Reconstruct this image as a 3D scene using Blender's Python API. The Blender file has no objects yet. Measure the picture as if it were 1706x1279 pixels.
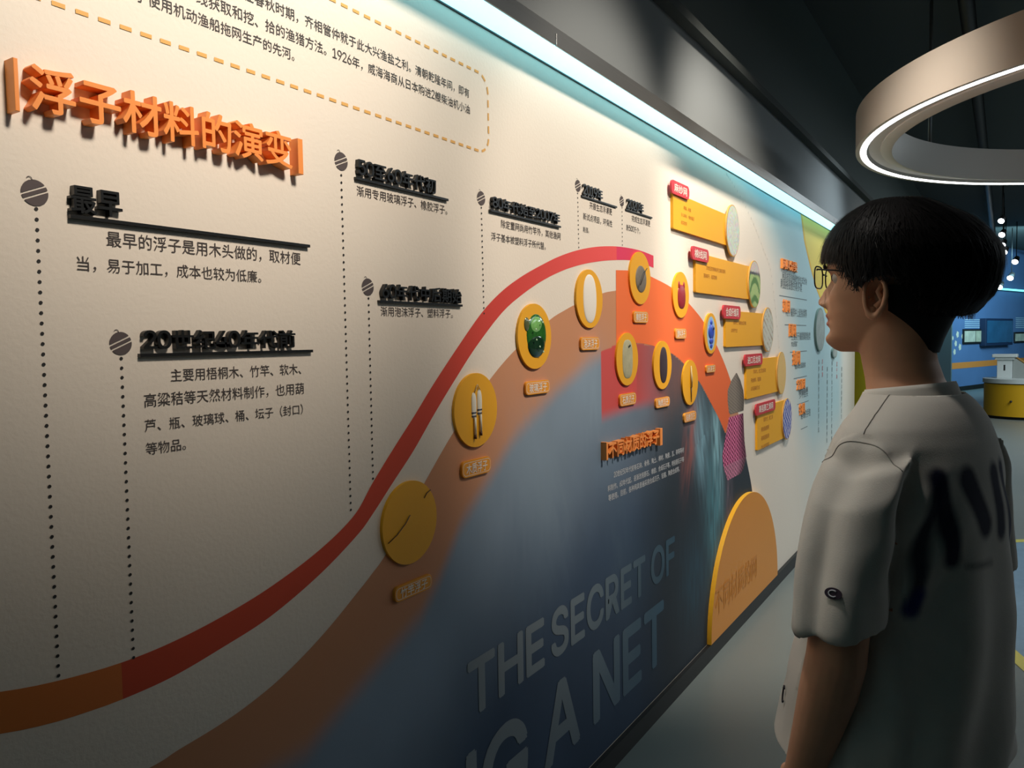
import bpy, bmesh, math, random
import numpy as np
from mathutils import Vector, Matrix
random.seed(7); RNG = np.random.default_rng(7)
SC = bpy.context.scene; COL = SC.collection; D = bpy.data

# ------------------------------------------------------------------ camera
FPX, PCX, PCY = 1285.0, 853.0, 639.5
CAM = np.array([0.0, -1.15, 1.5])
ROT = np.array([[0.53757747, 0.05532923, -0.84139714],
                [-0.84304061, 0.01501115, -0.53764039],
                [-0.01711689, 0.99835532, 0.05471444]])
cd = D.cameras.new('camera'); cam = D.objects.new('camera', cd); COL.objects.link(cam)
cd.sensor_fit = 'HORIZONTAL'; cd.sensor_width = 36.0; cd.lens = FPX / 1706.0 * 36.0
cd.clip_start = 0.02; cd.clip_end = 100
cam.matrix_world = Matrix([list(ROT[0]) + [CAM[0]], list(ROT[1]) + [CAM[1]], list(ROT[2]) + [CAM[2]], [0, 0, 0, 1]])
SC.camera = cam

# ------------------------------------------------------------------ world, lights, exposure
SC.view_settings.view_transform = 'Standard'; SC.view_settings.look = 'None'
SC.view_settings.gamma = 1.0; SC.view_settings.use_curve_mapping = False
SC.view_settings.exposure = 0.0
SC.cycles.use_denoising = True
SC.cycles.max_bounces = 8
wd = D.worlds.new('world'); SC.world = wd; wd.use_nodes = True
wd.node_tree.nodes['Background'].inputs[0].default_value = (0.6, 0.8, 0.85, 1)
wd.node_tree.nodes['Background'].inputs[1].default_value = 0.05

def spot(name, loc, to, power, color, deg, blend, size=0.03):
    l = D.lights.new(name, 'SPOT'); l.energy = power; l.color = color
    l.spot_size = math.radians(deg); l.spot_blend = blend; l.shadow_soft_size = size
    o = D.objects.new(name, l); COL.objects.link(o); o.location = loc
    o.rotation_euler = (Vector(to) - Vector(loc)).to_track_quat('-Z', 'Y').to_euler(); return o
def area(name, loc, to, power, color, sx, sy):
    l = D.lights.new(name, 'AREA'); l.shape = 'RECTANGLE'; l.size = sx; l.size_y = sy; l.energy = power; l.color = color
    o = D.objects.new(name, l); COL.objects.link(o); o.location = loc
    o.rotation_euler = (Vector(to) - Vector(loc)).to_track_quat('-Z', 'Y').to_euler(); return o
WARM = (1.0, 0.88, 0.75)
spot('wall_spot_light', (0.85, -1.9, 3.4), (0.88, 0, 2.42), 385, WARM, 50, 0.95, .25)
spot('wall_spot_light', (2.40, -1.9, 3.4), (2.38, 0, 1.85), 275, WARM, 42, 0.6, .12)
spot('wall_spot_light', (2.95, -0.95, 3.4), (4.0, 0, 1.45), 290, WARM, 66, 0.7, .12)
spot('wall_spot_light', (7.0, -1.1, 3.35), (6.1, 0, 1.35), 150, (0.84, 0.95, 1.0), 80, 0.9, .2)
spot('wall_spot_light', (8.2, -2.6, 3.4), (8.0, -0.2, 1.2), 120, WARM, 60, 0.6, .2)
spot('person_fill_light', (0.9, -0.25, 3.85), (1.32, -0.86, 1.45), 75, (1.0, .93, .85), 24, 0.9, .08)  # unseen fill spot, added to brighten the person's face and front shoulder
area('blue_wall_light', (22.0, -3.2, 3.3), (26.0, -1.2, 2.0), 260, (0.45, 0.85, 1.0), 5, 0.6)
area('hall_light', (12.5, -4.0, 3.7), (12.5, -4.0, 0), 330, (0.85, 0.95, 1.0), 5, 3)
area('hall_light', (6.5, -5.0, 3.7), (6.5, -5.0, 0), 110, (0.85, 0.95, 1.0), 4, 3)

# ------------------------------------------------------------------ helpers
def s2l(c):
    c = c / 255.0
    return c / 12.92 if c <= 0.04045 else ((c + 0.055) / 1.055) ** 2.4
def rgb(r, g, b): return (s2l(r), s2l(g), s2l(b), 1.0)
def ray(px, py): return ROT @ np.array([(px - PCX) / FPX, -(py - PCY) / FPX, -1.0])
def on_axis(px, py, ax, val):
    r = ray(px, py); t = (val - CAM[ax]) / r[ax]; return CAM + t * r
def W(px, py, y=0.0): return on_axis(px, py, 1, y)
def FL(px, py, z=0.0): return on_axis(px, py, 2, z)

MATS = {}
def mat(name, color=None, rough=0.6, metal=0.0, emit=None, estr=0.0, spec=0.5, noise=0.0, nscale=20, bump=0.0, bscale=80, attr=None, trans=0.0, alpha=1.0, coat=0.0, stretch=None):
    if name in MATS: return MATS[name]
    m = D.materials.new(name); m.use_nodes = True; nt = m.node_tree; b = nt.nodes['Principled BSDF']
    b.inputs['Roughness'].default_value = rough; b.inputs['Metallic'].default_value = metal
    b.inputs['Specular IOR Level'].default_value = spec
    b.inputs['Transmission Weight'].default_value = trans; b.inputs['Alpha'].default_value = alpha
    b.inputs['Coat Weight'].default_value = coat
    if color: b.inputs['Base Color'].default_value = color
    src = None
    if attr:
        a = nt.nodes.new('ShaderNodeAttribute'); a.attribute_name = attr; src = a.outputs['Color']
        nt.links.new(src, b.inputs['Base Color'])
    tc = nt.nodes.new('ShaderNodeTexCoord'); co = tc.outputs['Object']
    if stretch:
        mp = nt.nodes.new('ShaderNodeMapping'); mp.inputs['Scale'].default_value = stretch
        nt.links.new(co, mp.inputs['Vector']); co = mp.outputs['Vector']
    if noise > 0:
        n = nt.nodes.new('ShaderNodeTexNoise'); n.inputs['Scale'].default_value = nscale; n.inputs['Detail'].default_value = 4
        nt.links.new(co, n.inputs['Vector'])
        r = nt.nodes.new('ShaderNodeMapRange'); r.inputs['To Min'].default_value = 1 - noise; r.inputs['To Max'].default_value = 1 + noise
        nt.links.new(n.outputs['Fac'], r.inputs['Value'])
        mx = nt.nodes.new('ShaderNodeMix'); mx.data_type = 'RGBA'; mx.blend_type = 'MULTIPLY'; mx.inputs['Factor'].default_value = 1
        if src: nt.links.new(src, mx.inputs['A'])
        else: mx.inputs['A'].default_value = color
        cb = nt.nodes.new('ShaderNodeCombineColor')
        for k in range(3): nt.links.new(r.outputs['Result'], cb.inputs[k])
        nt.links.new(cb.outputs[0], mx.inputs['B']); nt.links.new(mx.outputs['Result'], b.inputs['Base Color'])
    if bump > 0:
        n = nt.nodes.new('ShaderNodeTexNoise'); n.inputs['Scale'].default_value = bscale; n.inputs['Detail'].default_value = 3
        nt.links.new(co, n.inputs['Vector'])
        bp = nt.nodes.new('ShaderNodeBump'); bp.inputs['Strength'].default_value = bump; bp.inputs['Distance'].default_value = 0.002
        nt.links.new(n.outputs['Fac'], bp.inputs['Height']); nt.links.new(bp.outputs['Normal'], b.inputs['Normal'])
    if emit:
        b.inputs['Emission Color'].default_value = emit; b.inputs['Emission Strength'].default_value = estr
    MATS[name] = m; return m

def link(name, me, m=None, parent=None, smooth=False):
    o = D.objects.new(name, me); COL.objects.link(o)
    if m is not None and len(me.materials) == 0: me.materials.append(m)
    if parent is not None: o.parent = parent
    if smooth: me.polygons.foreach_set('use_smooth', [True] * len(me.polygons))
    return o
def empty(name, loc=(0, 0, 0), rz=0.0):
    o = D.objects.new(name, None); COL.objects.link(o); o.location = loc; o.rotation_euler = (0, 0, rz); o.empty_display_size = 0.05
    return o
def tag(o, label=None, cat=None, group=None, kind=None):
    if label: o['label'] = label
    if cat: o['category'] = cat
    if group: o['group'] = group
    if kind: o['kind'] = kind
    return o
def pydata(verts, faces):
    me = D.meshes.new('mesh'); me.from_pydata([tuple(map(float, v)) for v in verts], [], faces); me.update(); return me
def bm_box(bm, x0, x1, y0, y1, z0, z1, M=None):
    vs = [bm.verts.new((x, y, z)) for x in (x0, x1) for y in (y0, y1) for z in (z0, z1)]
    if M is not None:
        for v in vs: v.co = M @ v.co
    for f in ((0, 1, 3, 2), (4, 6, 7, 5), (0, 4, 5, 1), (2, 3, 7, 6), (0, 2, 6, 4), (1, 5, 7, 3)):
        bm.faces.new([vs[i] for i in f])
def fin(bm, bevel=0.0, seg=2):
    if bevel > 0:
        bmesh.ops.bevel(bm, geom=list(bm.edges), offset=bevel, segments=seg, affect='EDGES', profile=0.5)
    bmesh.ops.recalc_face_normals(bm, faces=list(bm.faces))
    me = D.meshes.new('mesh'); bm.to_mesh(me); bm.free(); return me
def box(name, x0, x1, y0, y1, z0, z1, m, parent=None, bevel=0.0, M=None):
    bm = bmesh.new(); bm_box(bm, x0, x1, y0, y1, z0, z1, M); return link(name, fin(bm, bevel), m, parent)
def prism(poly, y0, y1, bevel=0.0):
    """poly in wall coords (x,z), extruded from y0 (back) to y1 (front, more negative)"""
    bm = bmesh.new()
    a = [bm.verts.new((p[0], y0, p[1])) for p in poly]; b = [bm.verts.new((p[0], y1, p[1])) for p in poly]
    n = len(poly); bm.faces.new(a); fb = bm.faces.new(b[::-1])
    for i in range(n): bm.faces.new((a[i], b[i], b[(i + 1) % n], a[(i + 1) % n]))
    if bevel > 0:
        bmesh.ops.bevel(bm, geom=[e for e in fb.edges], offset=bevel, segments=2, affect='EDGES', profile=0.5)
    bmesh.ops.recalc_face_normals(bm, faces=list(bm.faces))
    me = D.meshes.new('mesh'); bm.to_mesh(me); bm.free(); return me
def rrect(x0, x1, z0, z1, r, n=6):
    out = []
    for cx, cz, a0 in ((x1 - r, z1 - r, 0), (x0 + r, z1 - r, 90), (x0 + r, z0 + r, 180), (x1 - r, z0 + r, 270)):
        for k in range(n + 1):
            a = math.radians(a0 + 90 * k / n); out.append((cx + r * math.cos(a), cz + r * math.sin(a)))
    return out
def ellipse(cx, cz, rx, rz, n=48):
    return [(cx + rx * math.cos(2 * math.pi * k / n), cz + rz * math.sin(2 * math.pi * k / n)) for k in range(n)]
def flat(poly, y):
    me = pydata([(p[0], y, p[1]) for p in poly], [tuple(range(len(poly)))[::-1]]); return me
def tube_data(path, radii, n=16, caps=True, squash=None):
    path = [Vector(p) for p in path]; V = []; Fc = []
    pu = None
    for i, p in enumerate(path):
        t = (path[min(i + 1, len(path) - 1)] - path[max(i - 1, 0)]).normalized()
        if pu is None:
            pu = Vector((1, 0, 0)) if abs(t.x) < 0.8 else Vector((0, 1, 0))
        u = (pu - t * pu.dot(t)).normalized(); v = t.cross(u); pu = u
        r = radii[i] if hasattr(radii, '__len__') else radii
        ra, rb = r if hasattr(r, '__len__') else (r, r)
        for k in range(n):
            a = 2 * math.pi * k / n; V.append(p + u * (ra * math.cos(a)) + v * (rb * math.sin(a)))
    m = len(path)
    for i in range(m - 1):
        for k in range(n):
            Fc.append((i * n + k, i * n + (k + 1) % n, (i + 1) * n + (k + 1) % n, (i + 1) * n + k))
    if caps:
        Fc.append(tuple(range(n))[::-1]); Fc.append(tuple((m - 1) * n + k for k in range(n)))
    return V, Fc
def tube(name, path, radii, m, parent=None, n=16, smooth=True):
    V, Fc = tube_data(path, radii, n); return link(name, pydata(V, Fc), m, parent, smooth)
def lathe(prof, n=32, cx=0, cy=0, z0=0):
    V = []; Fc = []
    for r, z in prof:
        for k in range(n):
            a = 2 * math.pi * k / n; V.append((cx + r * math.cos(a), cy + r * math.sin(a), z0 + z))
    for i in range(len(prof) - 1):
        for k in range(n): Fc.append((i * n + k, i * n + (k + 1) % n, (i + 1) * n + (k + 1) % n, (i + 1) * n + k))
    Fc.append(tuple(range(n))[::-1]); Fc.append(tuple((len(prof) - 1) * n + k for k in range(n)))
    return V, Fc
def setcol(me, cols, name='Col'):
    a = me.color_attributes.new(name, 'FLOAT_COLOR', 'POINT')
    a.data.foreach_set('color', np.asarray(cols, dtype=np.float32).ravel())

# ------------------------------------------------------------------ text: glyph meshes from the built-in font
GL = {}
def bundled_font(fn):
    try:
        import os
        return D.fonts.load(os.path.join(bpy.utils.system_resource('DATAFILES', path='fonts'), fn))
    except Exception: return None
LATIN = bundled_font('Inter.woff2'); LS = [1.0]
def glyph(ch, bold=0.0, ext=0.0, bevel=0.0, res=2):
    k = (ch, round(bold, 4), round(ext, 4), bevel, res)
    if k in GL: return GL[k]
    c = D.curves.new('glyph', 'FONT'); c.body = ch; c.size = 1.0
    if LATIN and ord(ch) < 128: c.font = LATIN
    c.extrude = ext; c.resolution_u = res
    if bevel: c.bevel_depth = bevel; c.bevel_resolution = 0
    o = D.objects.new('glyph', c); COL.objects.link(o)
    dg = bpy.context.evaluated_depsgraph_get(); dg.update()
    me = D.meshes.new_from_object(o.evaluated_get(dg))
    v = np.empty(len(me.vertices) * 3); me.vertices.foreach_get('co', v); v = v.reshape(-1, 3)
    f = [tuple(p.vertices) for p in me.polygons]
    D.objects.remove(o); D.curves.remove(c); D.meshes.remove(me)
    if ord(ch) < 128 and LATIN: v = v * np.array([LS[0], LS[0], 1.0])
    if bold > 0 and len(v):
        n0 = len(v); sh = [(bold * math.cos(math.pi * q / 3 + .3), bold * math.sin(math.pi * q / 3 + .3)) for q in range(6)]
        V0 = v; F0 = f; v = np.vstack([V0 + np.array([a, c_, 0]) for a, c_ in sh]); f = [tuple(i + n0 * q for i in g) for q in range(6) for g in F0]
    GL[k] = (v, f); return GL[k]
_h = glyph('H')[0]; LS[0] = .72 / (_h[:, 1].max() - _h[:, 1].min()); GL.clear()
def cw(ch):
    if ch == ' ': return 0.35
    if ord(ch) < 128: return 0.58
    return 1.0
def layout(text): return sum(cw(c) for c in text)
def text_mesh(text, x0, x1, z0, h, y, bold=0.0, ext=0.0, bevel=0.0, res=2, single=None, cap=False):
    """text spanning wall x0..x1, glyph bottoms at z0, ink height h, on plane y (ext in metres behind y)"""
    V = []; Fc = []; x = 0.0; sz = h / (0.72 if cap else 0.90)
    adv = {}
    if cap:
        for ch in set(text): v, f = glyph(ch, bold, 0, bevel, res); adv[ch] = v[:, 0].max() - v[:, 0].min() + .07
    tot = (sum(adv[c] for c in text) - .07) if cap else layout(text); pitch = (x1 - x0) / tot
    for ch in text:
        w = adv[ch] if cap else cw(ch)
        if ch != ' ':
            e = ext / 2 / sz if ext else 0
            v, f = glyph(ch, bold, e, bevel, res)
            if len(v):
                if not cap and ord(ch) < 128: v = v * np.array([1.1 if w > .5 else 1, 1.12, 1.0])
                if cap: lx = v[:, 0] - v[:, 0].min()
                elif w < 1: cx = (v[:, 0].min() + v[:, 0].max()) / 2; lx = (v[:, 0] - cx) + w / 2
                else: lx = v[:, 0]
                X = x0 + (x + lx) * pitch
                Z = z0 + (v[:, 1] + (0.0 if cap else 0.07)) * sz
                Y = y + ext / 2 - v[:, 2] * sz
                if bold > 0: Y = Y - np.repeat(np.arange(6), len(v) // 6) * (1.2e-4 if cap else 4e-5)
                b = len(V); V += list(zip(X, Y, Z)); Fc += [tuple(i + b for i in q) for q in f]
        x += w
    if not ext:      # coplanar overlaps inside a glyph: give every face its own hair-thin level
        V2 = []; F2 = []
        for k, q in enumerate(Fc):
            s = len(V2); V2 += [(V[i][0], V[i][1] - ((k % 9) * 1.2e-5 if cap else (k % 4) * 8e-6), V[i][2]) for i in q]; F2.append(tuple(range(s, s + len(q))))
        V, Fc = V2, F2
    return pydata(V, Fc)
def print_text(text, pl, pr, m, parent, h=None, y=-0.0012, bold=-0.004, name='printed_text', cap=False):
    a = W(*pl, 0); b = W(*pr, 0)
    x0, x1 = a[0], b[0]; z = (a[2] + b[2]) / 2
    if h is None: h = (x1 - x0) / layout(text) * 0.90
    o = link(name, text_mesh(text, x0, x1, z, h, y, bold, cap=cap), m, parent); return o

# ------------------------------------------------------------------ materials
M_wall = mat('wall_paint', rgb(232, 222, 208), 0.75, spec=0.25, noise=0.02, nscale=3, bump=0.3, bscale=110)
M_ink = mat('printed_ink', rgb(70, 62, 60), 0.7)
M_inkdark = mat('printed_ink_dark', rgb(38, 36, 36), 0.7)
M_black = mat('black_acrylic', rgb(16, 17, 17), 0.35, spec=0.5)
M_orange = mat('orange_acrylic', rgb(246, 150, 72), 0.45)
M_yellow = mat('yellow_acrylic', rgb(240, 172, 24), 0.5)
M_yedge = mat('yellow_edge', rgb(225, 160, 40), 0.5)
M_amber = mat('amber_plate', rgb(238, 158, 40), 0.5)
M_red = mat('red_acrylic', rgb(205, 50, 62), 0.45)
M_white = mat('white_ink', rgb(240, 232, 220), 0.6)
M_dash = mat('amber_print', rgb(222, 170, 95), 0.7)
M_col = mat('printed_colour', attr='Col', rough=0.6, spec=0.3)
M_floor = mat('floor_resin', rgb(112, 120, 118), 0.38, spec=0.45, noise=0.05, nscale=1.2)
M_ceil = mat('ceiling_paint', rgb(60, 66, 65), 0.9)
M_upper = mat('upper_wall_paint', rgb(114, 120, 122), 0.8)
M_base = mat('baseboard_black', rgb(16, 17, 17), 0.55)
M_alu = mat('brushed_aluminium', rgb(140, 142, 142), 0.35, metal=0.8)
M_dark = mat('dark_metal', rgb(22, 23, 24), 0.5)

# ------------------------------------------------------------------ setting
XE = 7.61; ZS = 2.315
fl = box('floor', -5, 36, -9, 3, -0.1, 0, M_floor); tag(fl, kind='structure')
ce = box('ceiling', -5, 36, -9, 3, 3.95, 4.05, M_ceil); tag(ce, kind='structure')
wl = box('wall_left', -5, XE, 0, 0.12, 0.0, ZS + 0.05, M_wall); tag(wl, kind='structure')
for nm, a in (('wall_upper', (-5, 12, 0.01, 0.12, ZS + 0.055, 2.80)),):
    tag(box(nm, *a, M_upper), kind='structure')
tag(box('trim_1', -5, 12, -0.04, 0.14, 2.80, 2.84, M_ceil), kind='structure')
tag(box('wall_upper_recess', -5, 36, 0.125, 0.25, 2.845, 3.945, mat('upper_dark_paint', rgb(88, 98, 96), 0.85)), kind='structure')
tag(box('wall_right', -5, 36, -8.9, -8.8, 0.0, 3.95, M_ceil), kind='structure')
tag(box('wall_back', -4.9, -4.8, -8.8, 0, 0.0, 3.95, mat('back_wall_paint', rgb(110, 110, 105), 0.8)), kind='structure')
tag(box('baseboard_left', -5, XE, -0.018, 0, 0.0, 0.072, M_base), kind='structure')
# lit soffit along the top of the display wall
so = empty('soffit_light', (2, -0.045, ZS)); tag(so, 'long glowing cyan white light strip along the top of the display wall', 'light')
M_strip = mat('strip_diffuser', rgb(225, 245, 250), 0.4, emit=(.34, .86, 1.0, 1), estr=2.0)
def loc_box(name, x0, x1, y0, y1, z0, z1, m, par, bevel=0.0):
    o = box(name, x0, x1, y0, y1, z0, z1, m, None, bevel); o.parent = par; o.matrix_parent_inverse = Matrix.Translation(-Vector(par.location)); return o
loc_box('diffuser', -4.9, 9.4, -0.088, -0.004, ZS, ZS + 0.012, M_strip, so)
loc_box('inner_lip', -4.9, 9.4, -0.004, -0.002, ZS - 0.004, ZS + 0.012, M_dark, so)
loc_box('housing', -4.9, 9.4, -0.092, -0.003, ZS + 0.012, ZS + 0.05, M_alu, so, 0.001)
for xa, xb in ((-4.9, 1.9), (1.904, 3.3), (3.304, 6.0), (6.004, 9.4)):
    loc_box('front_lip', xa, xb, -0.098, -0.092, ZS - 0.003, ZS + 0.03, M_alu, so, 0.001)

# ---------------- mural prints on the wall
def P2(lst): return [tuple(W(*p)[[0, 2]]) for p in lst]
def interp(lst, x):
    xs = [p[0] for p in lst]; zs = [p[1] for p in lst]; return np.interp(x, xs, zs)
def smooth_curve(lst, n):
    """Catmull-Rom through points, resampled in x"""
    p = np.array(lst); out = []
    for i in range(len(p) - 1):
        p0, p1, p2, p3 = p[max(i - 1, 0)], p[i], p[i + 1], p[min(i + 2, len(p) - 1)]
        for t in np.linspace(0, 1, 8, endpoint=False):
            out.append(0.5 * ((2 * p1) + (-p0 + p2) * t + (2 * p0 - 5 * p1 + 4 * p2 - p3) * t * t + (-p0 + 3 * p1 - 3 * p2 + p3) * t ** 3))
    out.append(p[-1]); return [tuple(q) for q in out]
upper = smooth_curve(P2([(-120, 1164), (0, 1152), (103, 1132), (203, 1103), (287, 1069), (369, 1027), (451, 977), (533, 915), (600, 848), (654, 749 + 34), (689, 735), (723, 688 - 2), (763, 580 + 45), (796, 582), (836, 527), (868, 494)]), 8) if False else None
U_pts = [(-150, 1166), (0, 1152), (103, 1132), (203, 1103), (287, 1069), (369, 1027), (451, 977), (533, 915), (590, 858), (620, 805), (654, 749), (689, 694), (723, 638), (763, 577), (803, 520), (836, 485), (868, 461), (901, 442), (934, 426), (967, 415.5), (1000, 410.5), (1033, 411), (1065.5, 417), (1088.5, 426)]
L_pts = [(-150, 1240), (0, 1222), (82, 1205), (144, 1186), (205, 1164), (287, 1127), (369, 1079), (451, 1026), (533, 956), (595, 891), (620, 857), (654, 804), (689, 750), (723, 690), (758, 632), (794, 576), (836, 521), (868, 492), (901, 469), (934, 452), (967, 441), (1000, 435), (1033, 433), (1059, 435), (1088.5, 446)]
UC = smooth_curve(P2(U_pts), 8); LC = smooth_curve(P2(L_pts), 8)
xb0 = W(203, 1130)[0]; xb1 = W(1027, 420)[0]; xend = W(1088.5, 430)[0]
def ribbon(x0, x1, colfn, n):
    xs = np.linspace(x0, x1, n); V = []; C = []; Fc = []
    for i, x in enumerate(xs):
        V += [(x, -0.0006, interp(LC, x)), (x, -0.0006, interp(UC, x))]; c = colfn((x - x0) / (x1 - x0)); C += [c, c]
        if i: Fc.append((2 * i - 2, 2 * i, 2 * i + 1, 2 * i - 1))
    me = pydata(V, Fc); setcol(me, C); return me
def lerp(a, b, t): return tuple(a[i] * (1 - t) + b[i] * t for i in range(4))
link('ribbon_stripe', ribbon(UC[0][0], xb0, lambda t: lerp(rgb(205, 120, 52), rgb(212, 118, 58), t), 12), M_col, wl)
def rc(t):
    st = [(0, rgb(205, 78, 50)), (0.35, rgb(208, 76, 52)), (0.6, rgb(208, 66, 58)), (0.85, rgb(232, 84, 80)), (1, rgb(240, 88, 88))]
    for (a, ca), (b, cb) in zip(st, st[1:]):
        if t <= b: return lerp(ca, cb, (t - a) / (b - a))
    return st[-1][1]
link('ribbon_stripe', ribbon(xb0, xb1, rc, 160), M_col, wl)
link('ribbon_stripe', ribbon(xb1, xend, lambda t: lerp(rgb(226, 62, 100), rgb(222, 66, 88), t), 14), M_col, wl)

# hill shaped mural (brown slope fading into deep blue with printed nets)
H_pts = [(60, 1370), (248, 1279), (295, 1250), (353, 1215), (394, 1188), (435, 1157), (472, 1125), (513, 1084), (554, 1038), (595, 987), (620, 955), (646, 917), (706, 806), (759, 714), (816, 632), (861, 580), (915.5, 533), (938.5, 518), (961, 506), (1003, 488.7), (1025.5, 484), (1055, 478), (1090, 484), (1120, 492), (1148, 512), (1174, 540), (1196, 580), (1215.6, 629.6), (1230, 690), (1240, 748), (1251.7, 808), (1256, 850), (1262, 900), (1266, 960)]
HC = smooth_curve(P2(H_pts), 8)
BD = P2([(509, 1240), (574, 1162), (640, 1084), (700, 1018), (733, 951), (768, 862), (816, 786), (856, 720), (900, 673), (930, 640), (963, 612), (981, 597), (1001, 584), (1040, 566), (1075, 572)])
IA = P2([(1001, 586), (1026, 574.6), (1060, 571), (1092, 577), (1119.6, 589), (1140, 606.5), (1166, 637.5), (1184, 671), (1198, 698), (1208, 721)])
xr0 = W(1001, 640)[0]
NX, NZ = 620, 300
hx0 = W(150, 1300)[0]; hx1 = HC[-1][0]
xs = hx0 + (hx1 - hx0) * np.linspace(0, 1, NX)
tops = np.maximum(np.interp(xs, [p[0] for p in HC], [p[1] for p in HC]), 0.09)
XX = np.repeat(xs[:, None], NZ, 1); ZZ = 0.075 + (tops[:, None] - 0.075) * np.linspace(0, 1, NZ)[None, :]
def c3(r, g, b): return np.array(rgb(r, g, b)[:3])
def sst(a, b, x): t = np.clip((x - a) / (b - a), 0, 1); return t * t * (3 - 2 * t)
def vnoise(x, z, sx, sz, seed):
    r = np.random.default_rng(seed); g = r.random((64, 64)); u = (x * sx) % 63; v = (z * sz) % 63
    i = u.astype(int); j = v.astype(int); fu = u - i; fv = v - j; fu = fu * fu * (3 - 2 * fu); fv = fv * fv * (3 - 2 * fv)
    i2 = (i + 1) % 64; j2 = (j + 1) % 64
    return (g[i, j] * (1 - fu) + g[i2, j] * fu) * (1 - fv) + (g[i, j2] * (1 - fu) + g[i2, j2] * fu) * fv
def mixc(C, c, a): return C * (1 - a[..., None]) + c * a[..., None]
zb = np.interp(XX, [p[0] for p in BD], [p[1] for p in BD])
dB = (zb - ZZ)                                            # >0 inside blue
Cm = np.zeros((NX, NZ, 3)) + c3(200, 143, 108)
Cm = mixc(Cm, c3(202, 140, 100), sst(0.12, 0.0, dB + 0.12) * 0.6)
blue = c3(136, 154, 172); deep = c3(58, 76, 100)
bl = mixc(np.zeros((NX, NZ, 3)) + blue, deep, sst(0.02, 0.75, dB))
n1 = vnoise(XX, ZZ, 5, 4, 1) * 0.6 + vnoise(XX, ZZ, 11, 8, 2) * 0.4
bl = bl * (0.85 + 0.3 * n1[..., None])
bl = mixc(bl, c3(38, 46, 52), sst(W(1040, 700)[0], W(1120, 700)[0], XX) * 0.85)
aB = sst(-0.03, 0.06, dB)
zi = np.interp(XX, [p[0] for p in IA], [p[1] for p in IA])
aB = np.where(XX > xr0, np.where(ZZ < zi, 1.0, 0.0), aB)
Cm = mixc(Cm, bl, aB)
# pale misty nets in the blue
def blob(C, px, py, rx, rz, col, a, ang=0.0, nz=0.0):
    x, _, z = W(px, py); dx = XX - x; dz = ZZ - z; c, s = math.cos(ang), math.sin(ang)
    u = (dx * c + dz * s) / rx; v = (-dx * s + dz * c) / rz
    w = np.exp(-(u * u + v * v)) * a
    if nz: w = w * (1 - nz + nz * 2 * vnoise(XX * c + ZZ * s, -XX * s + ZZ * c, 60, 12, int(px)))
    return mixc(C, c3(*col), np.clip(w, 0, 1))
for a in ((905, 800, .16, .22, (128, 146, 160), .5, .4, .5), (990, 660, .10, .16, (150, 172, 190), .35, 0, .3), (1015, 760, .12, .1, (110, 134, 156), .4, 0, .3),
          (880, 950, .2, .2, (92, 112, 132), .35, 0, .5), (1030, 900, .1, .25, (84, 104, 122), .25, .2, .5),
          (1168, 735, .10, .22, (130, 172, 190), .85, .3, .6), (1195, 760, .07, .26, (156, 204, 218), .8, .1, .9), (1150, 730, .07, .18, (170, 100, 92), .65, -.3, .9),
          (1190, 860, .12, .3, (84, 140, 154), .85, 0, .6), (1160, 960, .2, .2, (48, 84, 104), .6, 0, .5), (1215, 830, .05, .2, (150, 130, 146), .35, 0, .8),
          (1105, 660, .12, .12, (112, 82, 76), .5, 0, .3), (1130, 640, .10, .1, (120, 84, 74), .5, 0, .3), (1060, 960, .15, .12, (58, 84, 104), .4, 0, .4)):
    Cm = blob(Cm, *a)
# red sector under the arc
zi = np.interp(XX, [p[0] for p in IA], [p[1] for p in IA])
zlow = np.interp(XX, [W(1001, 701)[0], W(1055, 681)[0], W(1110, 660)[0]], [W(1001, 701)[2], W(1055, 681)[2], W(1110, 670)[2]])
ar = (XX > xr0) * (ZZ < zi) * sst(-0.02, 0.04, ZZ - zlow) * sst(W(1118, 600)[0], W(1052, 600)[0], XX)
Cm = mixc(Cm, c3(214, 74, 66), np.clip(ar, 0, 1) * 0.92)
Cm = mixc(Cm, c3(128, 72, 64), np.clip((XX > W(1060, 600)[0]) * (ZZ < zi) * sst(0.0, 0.25, ZZ - zlow + .06) * 0.35 * sst(W(1208, 700)[0], W(1100, 600)[0], XX), 0, 1))
idx = np.arange(NX * NZ).reshape(NX, NZ)
q = np.stack([idx[:-1, :-1], idx[1:, :-1], idx[1:, 1:], idx[:-1, 1:]], -1).reshape(-1, 4)
me = D.meshes.new('mural'); me.vertices.add(NX * NZ); me.vertices.foreach_set('co', np.stack([XX, np.full_like(XX, -0.0004), ZZ], -1).ravel())
me.loops.add(len(q) * 4); me.loops.foreach_set('vertex_index', q.ravel().astype(np.int32)); me.polygons.add(len(q))
me.polygons.foreach_set('loop_start', np.arange(0, len(q) * 4, 4, dtype=np.int32)); me.update(); me.validate()
setcol(me, np.concatenate([Cm.reshape(-1, 3), np.ones((NX * NZ, 1))], 1))
link('hill_mural', me, M_col, wl)
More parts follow.
